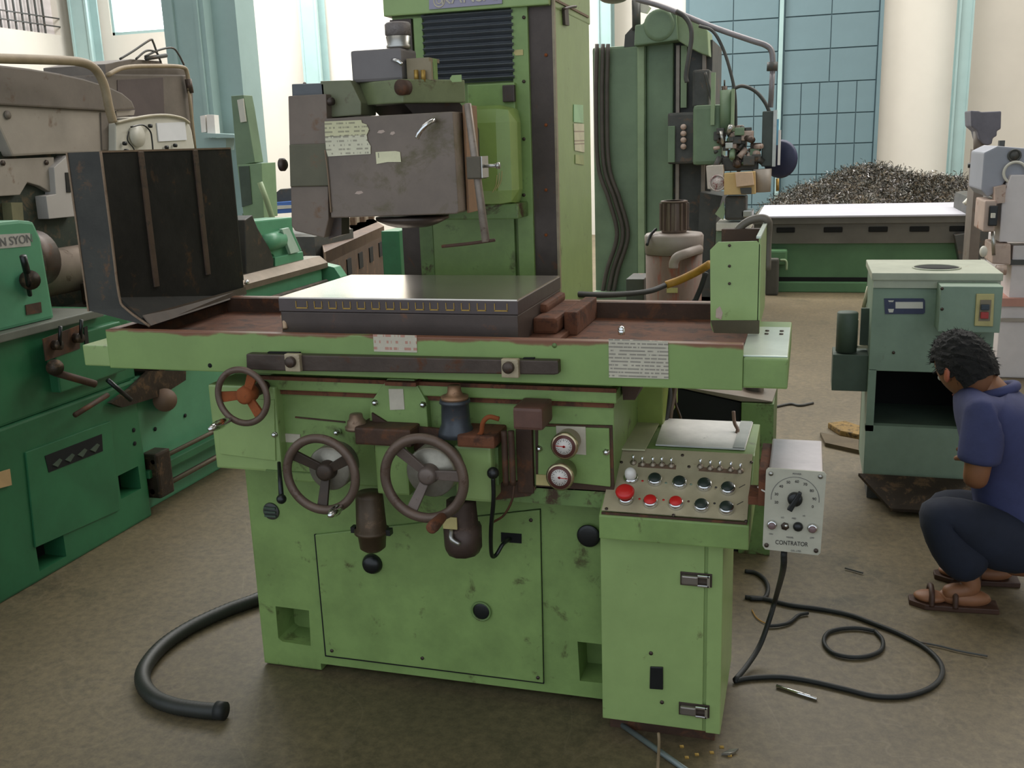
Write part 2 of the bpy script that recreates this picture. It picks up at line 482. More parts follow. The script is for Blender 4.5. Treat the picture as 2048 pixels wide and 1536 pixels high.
# steel pilasters against the back wall
def pilaster(n, u0, u1, y, z1=7.6, v=150, lab=''):
    x0, x1 = P(u0, v, y=y).x, P(u1, v, y=y).x
    c = B(); wd = x1 - x0; t = 0.1 * wd
    c.box(x0, x1, y, y + 0.03, 0, z1).box(x0, x1, y + 0.27, y + 0.3, 0, z1).box((x0 + x1) / 2 - t, (x0 + x1) / 2 + t, y + 0.03, y + 0.27, 0, z1)
    c.box(x0, x0 + t * 1.2, y - 0.02, y, 0, z1).box(x1 - t * 1.2, x1, y - 0.02, y, 0, z1)
    return struct('trim_%d' % n, c, TEALP, label=lab)
pilaster(1, 148, 184, 15.6, v=100, lab='thin pale teal steel pilaster in the far corner')
pilaster(2, 604, 640, 15.6, v=100, lab='thin pale teal pilaster left of the grinder head')
pilaster(3, 1196, 1222, 15.6, v=60, lab='thin teal pilaster behind the milling column')
pilaster(4, 1907, 1936, 15.6, v=200, lab='thin teal pilaster on the right of the back wall')
# wide pillar at mid distance
y = 9.0
x0, x1, x2 = P(338, 150, y=y).x, P(420, 150, y=y).x, P(468, 150, y=y).x
c = B().box(x0, x1, y, y + 0.5, 0, 7.6).box(x1, x2, y + 0.14, y + 0.5, 0, 7.6).box(x0 + 0.1, x0 + 0.14, y - 0.03, y, 0, 7.6).box(x1 - 0.09, x1 - 0.05, y - 0.03, y, 0, 7.6)
struct('trim_5', c, TEALP, label='wide teal steel pillar left of the picture')
# big sheet-metal door: framed leaves of sheet panels with welded ribs
dx0, dx1 = P(1370, 150, y=15.9).x, P(1757, 150, y=15.9).x
door = struct('door_1', B().box(dx0, dx1, 15.93, 15.99, 0, 6.5), DOORS, label='large blue-green sheet metal door in the back wall')
def leaf(x0, x1, cols):
    rows = [0.05, 0.45, 0.89, 1.33, 1.77, 2.22]
    for i in range(cols):
        a = x0 + (x1 - x0) * i / cols; bb = x0 + (x1 - x0) * (i + 1) / cols
        for k in range(5):
            obj('sheet_panel', B().box(a + 0.007, bb - 0.007, 15.91, 15.93, rows[k] + 0.008, rows[k + 1] - 0.008), DOORM, door)
    z = 2.22
    while z < 6.3:
        for i in range(2):
            a = x0 + (x1 - x0) * i / 2; bb = x0 + (x1 - x0) * (i + 1) / 2
            obj('sheet_panel', B().box(a + 0.007, bb - 0.007, 15.91, 15.93, z + 0.008, z + 0.46), DOORM, door)
        z += 0.47
mid = P(1560, 150, y=15.9).x
leaf(dx0 + 0.05, mid - 0.04, 4)
leaf(mid + 0.05, dx1 - 0.03, 5)
obj('door_post', B().box(mid - 0.03, mid + 0.03, 15.86, 15.93, 0, 6.5), TEALP, door)
obj('door_post', B().box(dx1 - 0.02, dx1 + 0.03, 15.86, 15.93, 0, 6.5), DOORM, door)

# ================================================================ SURFACE GRINDER
G = thing('surface_grinder', 'lime green surface grinder with rusty table and three handwheels, centre of the shop', 'grinder', (-0.95, 2.6, 0))
def g(name, b, m, label=None, parent=None, kind=None): return obj(name, b, m, parent or G, label, kind=kind)
# --- base
bx0, bx1 = -1.52, -0.47
base = g('base', B().box(bx0, bx1, 2.36, 3.0, 0.005, 0.93, 0.006), LIME)
cu = pp([(530, 1231), (598, 1240), (602, 1312), (545, 1303), (536, 1296)], 'y', 2.30, 0.16)
pp([(1145, 1305), (1215, 1313), (1215, 1392), (1150, 1385)], 'y', 2.30, 0.16, b=cu)
cu.box(-1.33, -0.44, 2.30, 2.40, -0.01, 0.028)
cut(base, cu)
g('panel_gap', pp([(628, 1069), (1081, 1018), (1088, 1368), (650, 1313)], 'y', 2.3555, 0.006), DARK)
pan = g('maintenance_panel', pp([(630, 1070), (1079, 1020), (1086, 1366), (652, 1311)], 'y', 2.349, 0.012, 0.002), LIME)
g('cable_slot', pp([(1002, 1065), (1043, 1068), (1043, 1087), (1002, 1084)], 'y', 2.3475, 0.003), DARK)
for u, v in ((664, 1301), (1076, 1355), (1062, 1040), (845, 1316)):
    c = P(u, v, y=2.349); g('screw', B().cyl(c + Vector((0, -0.003, 0)), c, 0.005, n=10), IRON)
for u, v, r, nm in ((745, 1127, 0.030, 'plug'), (963, 1222, 0.027, 'knob_recess'), (1177, 1072, 0.031, 'plug')):
    c = P(u, v, y=2.348)
    d = 0.02 if u == 745 else 0.004
    g(nm, B().lathe([(0, r * 0.7), (d * 0.6, r * 0.94), (d, r)], c + Vector((0, -d, 0)), c, 30), BLACK)
c = P(963, 1222, y=2.347); g('plug_rim', B().torus(c + Vector((0, -0.003, 0)), (0, 1, 0), 0.026, 0.003), LIMED)
c = P(543, 1022, y=2.36)
vt = g('vent', B().lathe([(0, 0.024), (0.004, 0.026)], c + Vector((0, -0.005, 0)), c, 30), MILLD)
for i in (-1, 0, 1): g('louvre', B().box(c.x - 0.018, c.x + 0.018, 2.349, 2.355, c.z + i * 0.012 - 0.003, c.z + i * 0.012 + 0.003), SAGED, parent=vt)
# --- apron / saddle front
ax0, ax1 = -1.37, -0.43
ap = B()
ap.box(ax0, ax1, 2.27, 2.72, P(700, 985, y=2.27).z + 0.02, 0.885, 0.005)
ap.box(ax0, -0.42, 2.25, 2.62, 0.888, 0.918, 0.004)
ap.box(-1.30, -0.44, 2.30, 2.66, 0.88, 0.94)
g('apron', ap, LIME)
g('way_groove', B().box(-1.36, -0.43, 2.262, 2.275, 0.874, 0.888), RUST)
g('way_edge', B().box(-1.38, -0.42, 2.246, 2.256, 0.916, 0.926), RUST)
# left wheel bracket box
hb = B().box(P(424, 850, y=2.235).x, P(556, 850, y=2.235).x, 2.235, 2.62, P(490, 940, y=2.235).z, 0.90, 0.006)
g('wheel_bracket', hb, LIMEC)
p = pp([(437, 795), (548, 800), (551, 922), (440, 908)], 'y', 2.231, 0.006, 0.0015)
g('bracket_cover', p, LIMEC)
g('bracket_groove', B().box(P(437, 0, y=2.23).x + 0.004, P(550, 0, y=2.23).x, 2.229, 2.236, 0.667, 0.670), LIMED)
# right gauge panel with rusted outline
g('gauge_panel_rim', pp([(1070, 848), (1224, 852), (1228, 985), (1072, 976)], 'y', 2.262, 0.012), RUSTD)
g('gauge_panel', pp([(1076, 853), (1218, 857), (1221, 974), (1076, 958)], 'y', 2.257, 0.014, 0.002), LIME)
g('lower_lip', B().box(-1.0, ax1, 2.262, 2.28, P(1150, 1012, y=2.262).z, P(1150, 978, y=2.262).z), LIMED)
# centre cover plate
g('centre_cover', pp([(775, 757), (828, 759), (852, 802), (857, 868), (738, 860), (740, 806)], 'y', 2.244, 0.03, 0.003), LIME)
g('centre_cover_top', B().box(P(770, 750, y=2.23).x, P(832, 750, y=2.23).x, 2.225, 2.27, 0.918, 0.928), RUST)
for u in (783, 815):
    c = P(u, 752, y=2.23); g('screw', B().cyl(c, c + Vector((0, 0, 0.008)), 0.006, n=10), BRASS)
g('rust_stain_plate', pp([(743, 826), (778, 848), (880, 858), (882, 905), (750, 905)], 'y', 2.236, 0.01), RUSTD)
g('label_plate', pp([(777, 778), (806, 778), (809, 819), (780, 820)], 'y', 2.242, 0.003), PLAIN)
g('label_plate', pp([(565, 867), (600, 869), (600, 886), (566, 884)], 'y', 2.267, 0.003), PLAIN)
# panel seams on the apron
for pts in ([(572, 779), (742, 782), (742, 786), (572, 784)], [(590, 833), (690, 843), (690, 846), (590, 836)]):
    g('panel_seam', pp(pts, 'y', 2.2675, 0.004), RUSTD)
# dome nuts
for u, v, yy in ((548, 870, 2.228), (672, 866, 2.25), (749, 806, 2.238), (845, 810, 2.238), (1078, 898, 2.252), (1212, 905, 2.252)):
    c = P(u, v, y=yy)
    g('dome_nut', B().cyl(c, c + Vector((0, 0.02, 0)), 0.0085, n=6).ball(c, 0.0072, (1, 0.9, 1), 10), CHROME)
# dark block standing for the dovetail's shadow at the right end of the ways
g('dovetail_shadow', pp([(1243, 762), (1285, 764), (1270, 800), (1246, 800)], 'y', 2.30, 0.2), RUSTD)
# --- gear boxes behind the two lower wheels
g('gearbox', B().box(P(690, 0, y=2.20).x + 0.0, P(762, 0, y=2.20).x, 2.19, 2.28, P(720, 985, y=2.19).z, P(720, 868, y=2.19).z, 0.006), LIME)
g('gearbox_cap', B().box(P(640, 0, y=2.17).x, P(765, 0, y=2.17).x, 2.18, 2.29, P(720, 890, y=2.18).z, P(720, 855, y=2.18).z, 0.006), RUSTD)
g('gearbox', B().box(P(866, 0, y=2.20).x, P(948, 0, y=2.20).x, 2.19, 2.28, P(900, 1000, y=2.19).z, P(900, 890, y=2.19).z, 0.008), LIMEC)
g('gearbox_side_plate', pp([(955, 895), (996, 895), (998, 972), (957, 965)], 'y', 2.22, 0.05, 0.003), LIMED)
c = P(978, 918, y=2.218); g('oil_cup', B().cyl(c, c + Vector((0, 0.01, 0)), 0.011), RUSTD)
g('gearbox_flange', B().box(P(872, 0, y=2.17).x, P(955, 0, y=2.17).x, 2.165, 2.28, P(910, 893, y=2.17).z, P(910, 868, y=2.17).z, 0.006), RUST)
g('bearing_plate', B().box(P(770, 0, y=2.24).x, P(812, 0, y=2.24).x, 2.235, 2.28, P(790, 965, y=2.235).z, P(790, 900, y=2.235).z, 0.003), LIME)
g('rusty_backing', B().box(P(1000, 0, y=2.25).x, P(1036, 0, y=2.25).x, 2.255, 2.29, P(1000, 985, y=2.25).z, P(1000, 858, y=2.25).z, 0.003), RUSTD)
g('grimy_lip', pp([(940, 960), (1000, 966), (1060, 962), (1072, 978), (1060, 992), (990, 1000), (945, 990)], 'y', 2.258, 0.01), RUSTD)
# upper vertical motor (blue-grey, tapered skirt)
c = P(913, 870, y=2.21); z0 = c.z; zt = P(913, 780, y=2.21).z; h = zt - z0
g('feed_motor', B().lathe([(0, 0.046), (0.012, 0.044), (0.03, 0.036), (h * 0.7, 0.034), (h * 0.73, 0.039), (h * 0.8, 0.037)], (c.x, 2.21, z0), (c.x, 2.21, zt), 32),
  mat('blue_grey_motor', (74, 78, 84), 0.4, 0.4, wear=0.3, wear_rgb=(120, 86, 56), dirt=0.3, scale=14))
g('motor_cap', B().lathe([(0, 0.034), (0.008, 0.034), (0.010, 0.022), (0.020, 0.017), (0.034, 0.016)], (c.x, 2.21, z0 + h * 0.8), (c.x, 2.21, zt + 0.1), 28), mat('tarnished_cap', (158, 122, 92), 0.45, 0.5, wear=0.35, wear_rgb=(90, 58, 36), dirt=0.3, scale=20))
c = P(714, 858, y=2.215)
g('shaft_cap', B().lathe([(0, 0.030), (0.008, 0.030), (0.010, 0.025), (0.022, 0.024), (0.026, 0.019), (0.04, 0.016)], c, c + Vector((0, 0, 1)), 28), mat('greased_cap', (140, 116, 96), 0.4, 0.5, wear=0.35, wear_rgb=(90, 62, 44), dirt=0.3, scale=20))
# lower vertical motors
c = P(738, 985, y=2.22); zb = P(740, 1100, y=2.22).z; H = c.z - zb
g('feed_motor', B().lathe([(0, 0.034), (0.01, 0.036), (H * 0.62, 0.040), (H * 0.63, 0.046), (H * 0.68, 0.046), (H * 0.70, 0.038), (H * 0.94, 0.034), (H, 0.022)], (c.x, 2.22, c.z), (c.x, 2.22, zb), 32), mat('oily_brown_motor', (84, 68, 50), 0.45, 0.3, wear=0.4, wear_rgb=(110, 88, 66), dirt=0.35, scale=12))
for sx in (0,):
    g('flange_bolt', B().box(c.x - 0.056, c.x - 0.044, 2.21, 2.23, zb + H * 0.30, zb + H * 0.40), BLACK)
g('flange_bolt', B().box(c.x + 0.044, c.x + 0.056, 2.21, 2.23, zb + H * 0.30, zb + H * 0.40), BLACK)
c = P(922, 1000, y=2.215); zb = P(925, 1107, y=2.215).z; H = c.z - zb
g('feed_motor', B().lathe([(0, 0.038), (H * 0.45, 0.042), (H * 0.47, 0.050), (H * 0.86, 0.049), (H * 0.98, 0.040), (H, 0.03)], (c.x, 2.215, c.z), (c.x, 2.215, zb), 10), mat('dark_brown_motor', (78, 62, 54), 0.45, 0.3, wear=0.35, wear_rgb=(108, 88, 74), dirt=0.35, scale=12))
g('motor_label', B().box(c.x - 0.034, c.x + 0.004, 2.166, 2.171, zb + H * 0.58, zb + H * 0.80, 0.002), TAN)
g('terminal_strap', B().tube([(c.x - 0.012, 2.168, zb + H * 0.56), (c.x - 0.008, 2.155, zb + H * 0.44), (c.x + 0.012, 2.158, zb + H * 0.34)], 0.006, smooth=4), STEEL)
# --- handwheels
def spoke_poly(c, a, r0, r1, w0, w1, y0, y1):
    d = Vector((math.cos(a), 0, math.sin(a))); q = Vector((-d.z, 0, d.x))
    pts = [c + d * r0 - q * w0, c + d * r1 - q * w1, c + d * r1 + q * w1, c + d * r0 + q * w0]
    vs = [p_ + Vector((0, y0, 0)) for p_ in pts[:1]] + [pts[1] + Vector((0, y1, 0)), pts[2] + Vector((0, y1, 0)), pts[3] + Vector((0, y0, 0))]
    return vs
def handwheel(u, v, y, R, r, angs, spoke_m, rim_m, hand_a, handle_m, hand_len, dish, collar=0.0, collar_m=None, back=2.27, pointed=False):
    c = P(u, v, y=y)
    wn = g('handwheel', B().torus(c, (0, 1, 0), R, r, 56, 14, 0.9), rim_m)
    hub = B().lathe([(0, 0.014), (0.004, 0.022), (0.03, 0.025), (0.045, 0.022)], c + Vector((0, dish - 0.012, 0)), c + Vector((0, 1, 0)), 28)
    obj('hub', hub, spoke_m, wn)
    for a in angs:
        b_ = B(); vs = spoke_poly(c, math.radians(a), 0.018, R - r * 0.3, 0.011, 0.014, dish, 0.004)
        b_.prism(vs, (0, 0.009, 0), 0.002)
        obj('spoke', b_, spoke_m, wn)
    a = math.radians(hand_a); e = c + Vector((math.cos(a) * R, 0, math.sin(a) * R))
    if pointed: pr = [(0, 0.005), (0.012, 0.006), (0.016, 0.009), (hand_len * 0.5, 0.013), (hand_len * 0.8, 0.010), (hand_len, 0.004)]
    else: pr = [(0, 0.008), (0.01, 0.009), (0.014, 0.012), (hand_len * 0.8, 0.015), (hand_len * 0.96, 0.014), (hand_len, 0.010)]
    obj('crank_handle', B().lathe(pr, e + Vector((0, -0.004, 0)), e + Vector((0, -1, 0)), 20), handle_m, wn)
    if collar:
        q = c + Vector((0, dish + 0.02, 0))
        obj('dial_collar', B().lathe([(0, collar), (0.004, collar + 0.003), (back - q.y, collar + 0.003)], q, q + Vector((0, 1, 0)), 40), collar_m or DIAL, wn)
        s = B()
        s.cyl(q, Vector((c.x, back, c.z)), 0.018)
        obj('shaft', s, RUSTD, wn)
    else:
        obj('shaft', B().cyl(c + Vector((0, dish, 0)), Vector((c.x, back, c.z)), 0.016), RUSTD, wn)
    return wn
WHEELM = mat('worn_wheel_rim', (106, 88, 76), 0.42, 0.35, wear=0.35, wear_rgb=(76, 52, 36), dirt=0.3, scale=16)
WHEELD = mat('dark_wheel', (66, 54, 44), 0.5, 0.3, wear=0.3, wear_rgb=(86, 60, 40), dirt=0.3, scale=12)
WHEELG = mat('wheel_spoke_bare', (112, 98, 90), 0.45, 0.35, wear=0.3, wear_rgb=(80, 58, 44), dirt=0.25, scale=14)
handwheel(485, 793, 2.13, 0.070, 0.0085, (185, 62, -52), ORANGE, WHEELM, 238, CHROME, 0.10, 0.012, back=2.24, pointed=True)
handwheel(642, 949, 2.09, 0.093, 0.0115, (150, 30, -95), WHEELD, WHEELM, -54, CHROME, 0.075, 0.022, 0.054, back=2.19, pointed=True)
handwheel(848, 957, 2.08, 0.100, 0.0125, (135, 5, -115), WHEELG, WHEELM, -62, RUST, 0.085, 0.022, 0.060, back=2.19)
# ball lever left of the second wheel
a = P(558, 925, y=2.2); bq = P(563, 998, y=2.13)
lv = g('lever', B().cyl(a, bq, 0.005, 0.007), BLACK); obj('ball_knob', B().ball(bq, 0.013), BLACK, lv)
# --- dial knobs on the gauge panel
g('legend_plate', pp([(1112, 852), (1171, 854), (1172, 910), (1114, 905)], 'y', 2.254, 0.003), PLAIN)
g('legend_plate', pp([(1072, 949), (1100, 951), (1100, 972), (1072, 970)], 'y', 2.254, 0.003), YELLOWP)
def dialknob(u, v, r, needle_a):
    c = P(u, v, y=2.20)
    k = g('dial_gauge', B().lathe([(0, r * 0.86), (0.003, r), (0.012, r), (0.016, r * 0.9), (0.055, r * 0.88)], c, c + Vector((0, 1, 0)), 44), mat('brass_bezel', (190, 176, 142), 0.25, 0.85, dirt=0.2, scale=20))
    obj('dial_ring', B().lathe([(0, r * 0.84), (0.002, r * 0.84)], c + Vector((0, -0.0012, 0)), c + Vector((0, 1, 0)), 40), mat('dial_ring_maroon', (98, 58, 52), 0.4, dirt=0.2), k)
    obj('dial_face', B().lathe([(0, r * 0.60), (0.002, r * 0.60)], c + Vector((0, -0.0022, 0)), c + Vector((0, 1, 0)), 40), mat('dial_face_white', (214, 206, 198), 0.4, dirt=0.08), k)
    for i in range(24):
        a = 2 * PI * i / 24; d = Vector((math.cos(a), 0, math.sin(a))); q = Vector((-d.z, 0, d.x)) * 0.0005
        s_ = r * (0.48 if i % 2 else 0.40)
        obj('tick', B().prism([c + d * s_ + q + Vector((0, -0.0026, 0)), c + d * r * 0.57 + q + Vector((0, -0.0026, 0)), c + d * r * 0.57 - q + Vector((0, -0.0026, 0)), c + d * s_ - q + Vector((0, -0.0026, 0))], (0, 0.0005, 0)), INK, k)
    a = math.radians(needle_a); d = Vector((math.cos(a), 0, math.sin(a))); q = Vector((-d.z, 0, d.x)) * 0.0012
    o_ = Vector((0, -0.0034, 0))
    obj('needle', B().prism([c - d * 0.004 + q + o_, c + d * r * 0.62 + q * 0.4 + o_, c + d * r * 0.62 - q * 0.4 + o_, c - d * 0.004 - q + o_], (0, 0.001, 0)).cyl(c + o_, c + Vector((0, -0.001, 0)), 0.003), RED, k)
dialknob(1128, 893, 0.0335, 175)
dialknob(1119, 955, 0.0345, -4)
# --- brown switch box, conduits and hooked lever
g('switch_box', B().box(P(996, 0, y=2.15).x, P(1062, 0, y=2.15).x, 2.15, 2.25, P(1030, 860, y=2.15).z, P(1030, 815, y=2.15).z, 0.008), BRNBOX)
g('switch_box_tag', B().box(P(1024, 0, y=2.2).x, P(1062, 0, y=2.2).x, 2.2, 2.215, P(1040, 812, y=2.2).z, P(1040, 807, y=2.2).z), YELLOWP)
for u0, u1 in ((1008, 1012), (1022, 1026)):
    p0 = P(u0, 862, y=2.2); p1 = P(u1, 970, y=2.2); g('conduit', B().tube([p0, (p0 + p1) / 2, p1], 0.008), RUSTD)
g('conduit', B().tube([P(998, 838, y=2.18), P(978, 834, y=2.17), P(966, 845, y=2.17), P(962, 866, y=2.18), P(950, 874, y=2.19)], 0.006), ORANGE)
g('thin_pipe', B().tube([P(1028, 968, y=2.2), P(1024, 1000, y=2.2), P(1008, 1030, y=2.22), P(985, 1045, y=2.25)], 0.003), RUSTD)
k = g('lever', B().tube([P(986, 952, y=2.17), P(987, 1000, y=2.18), P(982, 1060, y=2.22), P(983, 1108, y=2.26), P(992, 1110, y=2.28), P(1006, 1088, y=2.30), P(1020, 1078, y=2.34)], 0.0055), BLACK)
obj('ball_knob', B().ball(P(986, 946, y=2.165), 0.015), BLACK, k)
# --- table
def rust_edge_mat():
    m = mat('table_paint_rusting', (130, 156, 90), 0.42, wear=0.14, wear_rgb=(84, 62, 40), dirt=0.18, scale=4)
    N = m.node_tree.nodes; L = m.node_tree.links; b_ = N['Principled BSDF']
    src = b_.inputs['Base Color'].links[0].from_socket
    tc = N.new('ShaderNodeTexCoord'); sp = N.new('ShaderNodeSeparateXYZ'); L.new(tc.outputs['Object'], sp.inputs[0])
    n = N.new('ShaderNodeTexNoise'); n.inputs['Scale'].default_value = 7; n.inputs['Detail'].default_value = 6
    L.new(tc.outputs['Object'], n.inputs['Vector'])
    ma = N.new('ShaderNodeMath'); ma.operation = 'MULTIPLY_ADD'; L.new(n.outputs['Fac'], ma.inputs[0]); ma.inputs[1].default_value = 0.05; L.new(sp.outputs['Z'], ma.inputs[2])
    r = N.new('ShaderNodeValToRGB'); r.color_ramp.elements[0].position = 0.0675; r.color_ramp.elements[1].position = 0.071
    L.new(ma.outputs[0], r.inputs[0])
    mx = N.new('ShaderNodeMix'); mx.data_type = 'RGBA'; L.new(r.outputs[0], mx.inputs[0]); L.new(src, mx.inputs[6])
    mx.inputs[7].default_value = (*lin((122, 78, 54)), 1); L.new(mx.outputs[2], b_.inputs['Base Color'])
    return m
tx0, tx1 = -1.80, -0.125
tb = B()
tb.box(tx0, tx1, 2.20, 2.225, 0.944, 1.05, 0.003).box(tx0, tx1, 2.225, 2.78, 0.944, 1.0).box(tx0, tx1, 2.76, 2.79, 0.944, 1.052, 0.003).box(tx0, tx0 + 0.025, 2.22, 2.77, 0.944, 1.05)
g('table', tb, rust_edge_mat())
g('tray_floor', B().box(tx0 + 0.02, tx1 - 0.01, 2.226, 2.76, 0.999, 1.006), RUST)
g('tray_end', B().box(tx0 + 0.024, tx0 + 0.03, 2.226, 2.76, 1.0, 1.05), RUSTD)
g('tray_back', B().box(tx0 + 0.02, tx1 - 0.01, 2.748, 2.76, 1.0, 1.05), RUSTD)
g('table_end_block', B().box(-1.885, tx0, 2.205, 2.74, 0.947, 1.005, 0.004), LIMEC)
g('table_end_block', B().box(tx1, -0.028, 2.202, 2.66, 0.95, 1.02, 0.005), LIME)
g('end_cover', B().box(-0.130, -0.030, 2.21, 2.56, 1.0195, 1.024, 0.002), mat('end_cover_glossy', (214, 222, 208), 0.3, 0.35, dirt=0.2, scale=6))  # white glare on the cover put into its pale colour
for dx in (-0.085, -0.05):
    for dy in (2.46, 2.50): g('screw', B().cyl((dx, dy, 1.023), (dx, dy, 1.0265), 0.005, n=10), IRON)
c = P(420, 731, y=2.2); g('hole', B().cyl(c + Vector((0, -0.001, 0)), c, 0.006, n=14), DARK)
c = P(1109, 691, y=2.2); g('hole', B().cyl(c + Vector((0, -0.001, 0)), c, 0.006, n=14), LIMED)
g('notice', pp([(746, 669), (833, 671), (834, 705), (748, 703)], 'y', 2.198, 0.002), PAPERR)
g('notice', pp([(1217, 678), (1336, 683), (1337, 758), (1218, 755)], 'y', 2.197, 0.003), PAPER)
c = P(1243, 669, y=2.21); g('nipple', B().cyl(c, c + Vector((0, 0, 0.012)), 0.008, n=14).ball(c + Vector((0, 0, 0.012)), 0.008), CHROME)
# T-slot dog rail and its two trip dogs
g('dog_rail', pp([(492, 708), (1116, 722), (1117, 748), (1108, 750), (560, 742), (493, 739)], 'y', 2.175, 0.027, 0.003), IRON)
g('dog_slot', pp([(535, 704), (598, 705), (598, 709), (535, 708)], 'y', 2.19, 0.012), DARK)
g('dog_slot', pp([(1046, 716), (1068, 716), (1068, 721), (1046, 721)], 'y', 2.19, 0.012), DARK)
for u, v in ((585, 723), (1020, 734)):
    c = P(u, v, y=2.165); k = g('trip_dog', B().box(c.x - 0.021, c.x + 0.021, 2.162, 2.18, c.z - 0.026, c.z + 0.019, 0.003), mat('pale_dog', (176, 160, 132), 0.5, 0.2, wear=0.35, wear_rgb=(100, 80, 60), dirt=0.2, scale=24))
    obj('clamp_bolt', B().cyl((c.x - 0.002, 2.150, c.z), (c.x - 0.002, 2.165, c.z), 0.014, bev=0.003), IRON, k)
# --- magnetic chuck
cx0, cx1 = -1.315, -0.668
g('magnetic_chuck', B().box(cx0, cx1, 2.285, 2.72, 1.006, 1.092, 0.003), mat('chuck_side', (82, 70, 64), 0.45, 0.3, wear=0.3, wear_rgb=(112, 76, 54), dirt=0.25, scale=8))
g('chuck_face', B().box(cx0 - 0.002, cx1 + 0.002, 2.282, 2.722, 1.093, 1.127, 0.0015), mat('chuck_face_side', (84, 74, 72), 0.35, 0.4, dirt=0.2, scale=8))
g('chuck_top', B().box(cx0, cx1, 2.284, 2.720, 1.1268, 1.1305), CHUCKTOP)
us = [602, 635, 664, 692, 721, 750, 779, 808, 838, 867, 899, 930, 962, 1001]
first = None
pole_w = 0.0155
for i, u in enumerate(us):
    c = P(u, 597, y=2.281); wd = 0.017 if i in (0, 13) else 0.0115
    b_ = B().box(-wd, wd, 0, 0.0015, -0.0015, 0.0015).box(-wd, -wd + 0.002, 0, 0.0015, 0, 0.018).box(wd - 0.002, wd, 0, 0.0015, 0, 0.018)
    bmesh.ops.translate(b_.bm, verts=b_.bm.verts, vec=Vector((c.x, 2.2805, 1.103)))
    g('brass_inlay', b_, BRASS)
# rusty sub-plate and stepped clamp behind it, right of the chuck
g('sub_plate', B().box(cx1 - 0.01, -0.585, 2.33, 2.74, 1.006, 1.02, 0.003), RUST)
g('end_clamp', B().box(cx1, -0.605, 2.42, 2.70, 1.02, 1.062, 0.008).box(cx1 - 0.02, -0.65, 2.50, 2.72, 1.06, 1.085, 0.01), RUST)
g('tray_stop', B().box(-0.60, -0.565, 2.48, 2.74, 1.006, 1.068, 0.004), RUST)
c = P(565, 632, y=2.3); g('nozzle_stub', B().tube([c, c + Vector((0.01, -0.01, -0.012)), c + Vector((0.016, -0.02, -0.03))], 0.006), mat('pale_stub', (190, 160, 130), 0.6))
# --- end splash guards
RG = mat('guard_green_inside', (70, 50, 34), 0.7, wear=0.3, wear_rgb=(98, 70, 46), dirt=0.3, scale=8)
gr = g('splash_guard', B().prism([P(1420, 500, y=2.45), P(1436, 484, y=2.45), P(1514, 482, y=2.45), P(1522, 490, y=2.45), P(1519, 666, y=2.45), P(1426, 664, y=2.45), P(1421, 650, y=2.45)], (0, 0.004, 0), 0.001), LIMEC)
xr = P(1521, 480, y=2.45).x
z0, z1 = 1.03, 1.26
obj('side_sheet', B().box(xr - 0.004, xr, 2.45, 2.83, z0, z1, 0.001), LIMEC, gr)
obj('side_rim', B().box(xr - 0.010, xr + 0.001, 2.45, 2.83, z1 - 0.002, z1 + 0.004, 0.001), mat('bright_rim', (196, 206, 190), 0.3, dirt=0.2), gr)
obj('back_sheet', B().box(xr - 0.12, xr - 0.004, 2.80, 2.83, z0, z1 - 0.01, 0.001), RG, gr)
obj('foot_strip', pp([(1421, 641), (1519, 641), (1518, 668), (1428, 666)], 'y', 2.446, 0.004), mat('guard_foot', (78, 70, 46), 0.6, wear=0.3, wear_rgb=(100, 80, 50), dirt=0.3, scale=12), gr)
for v in (491, 532, 567):
    c = P(1459, v, y=2.45); obj('screw', B().cyl(c + Vector((0, -0.003, 0)), c, 0.0035, n=10), IRON, gr)
c = P(1438, 625, y=2.45); obj('paint_chip', B().prism([c + Vector((-0.008, -0.001, -0.012)), c + Vector((0.006, -0.001, -0.018)), c + Vector((0.009, -0.001, 0)), c + Vector((0.002, -0.001, 0.016)), c + Vector((-0.007, -0.001, 0.008))], (0, 0.001, 0)), PINKM, gr)
xl = -1.78
gl = g('splash_guard', B().prism([(xl, 2.25, 1.515), (xl, 2.25, 1.13), (xl + 0.02, 2.25, 1.10), (-1.69, 2.245, 1.052), (-1.69, 2.245, 1.0525), (-1.69, 2.245, 1.053)][:4] + [(-1.885, 2.25, 1.092), (-1.885, 2.25, 1.515)], (0, 0.005, 0)), GUARD, 'blackened splash guard')
Y2 = 2.87
sheet = B()
def quad(b_, pts, t):
    b_.prism(pts, t)
quad(sheet, [(xl, 2.25, 1.515), (xl, Y2, 1.515), (xl, Y2, 1.04), (xl, 2.25, 1.13)], (-0.005, 0, 0))
quad(sheet, [(xl, 2.25, 1.13), (xl, Y2, 1.04), (xl + 0.09, 2.245, 1.052)], (-0.005, 0, -0.004))
obj('side_sheet', sheet, mat('guard_inside_shaded', (50, 48, 43), 0.75, 0.1, wear=0.3, wear_rgb=(84, 62, 42), dirt=0.45, scale=7, bump=0.3, spec=0.2), gl)  # darker than the front sheet, shade put into the colour
obj('bottom_flange', B().prism([(-1.69, 2.245, 1.053), (-1.774, Y2, 1.042), (-1.776, Y2, 1.066), (-1.715, 2.25, 1.080)], (0.003, 0, 0.002)), mat('flange_brown', (92, 78, 66), 0.65, wear=0.3, wear_rgb=(112, 78, 52), dirt=0.3, scale=12), gl)
obj('corner_seam', B().tube([(xl, 2.249, 1.515), (xl, 2.249, 1.3), (xl, 2.249, 1.135), (xl + 0.02, 2.247, 1.098), (-1.69, 2.243, 1.053)], 0.0035, smooth=3), GUARDSEAM, gl)
for yy in (2.40, 2.66):
    obj('rib', B().box(xl, xl + 0.006, yy, yy + 0.022, 1.135, 1.512, 0.002), mat('rib_rusty', (96, 76, 60), 0.7, wear=0.45, wear_rgb=(62, 56, 48), dirt=0.4, scale=14), gl)
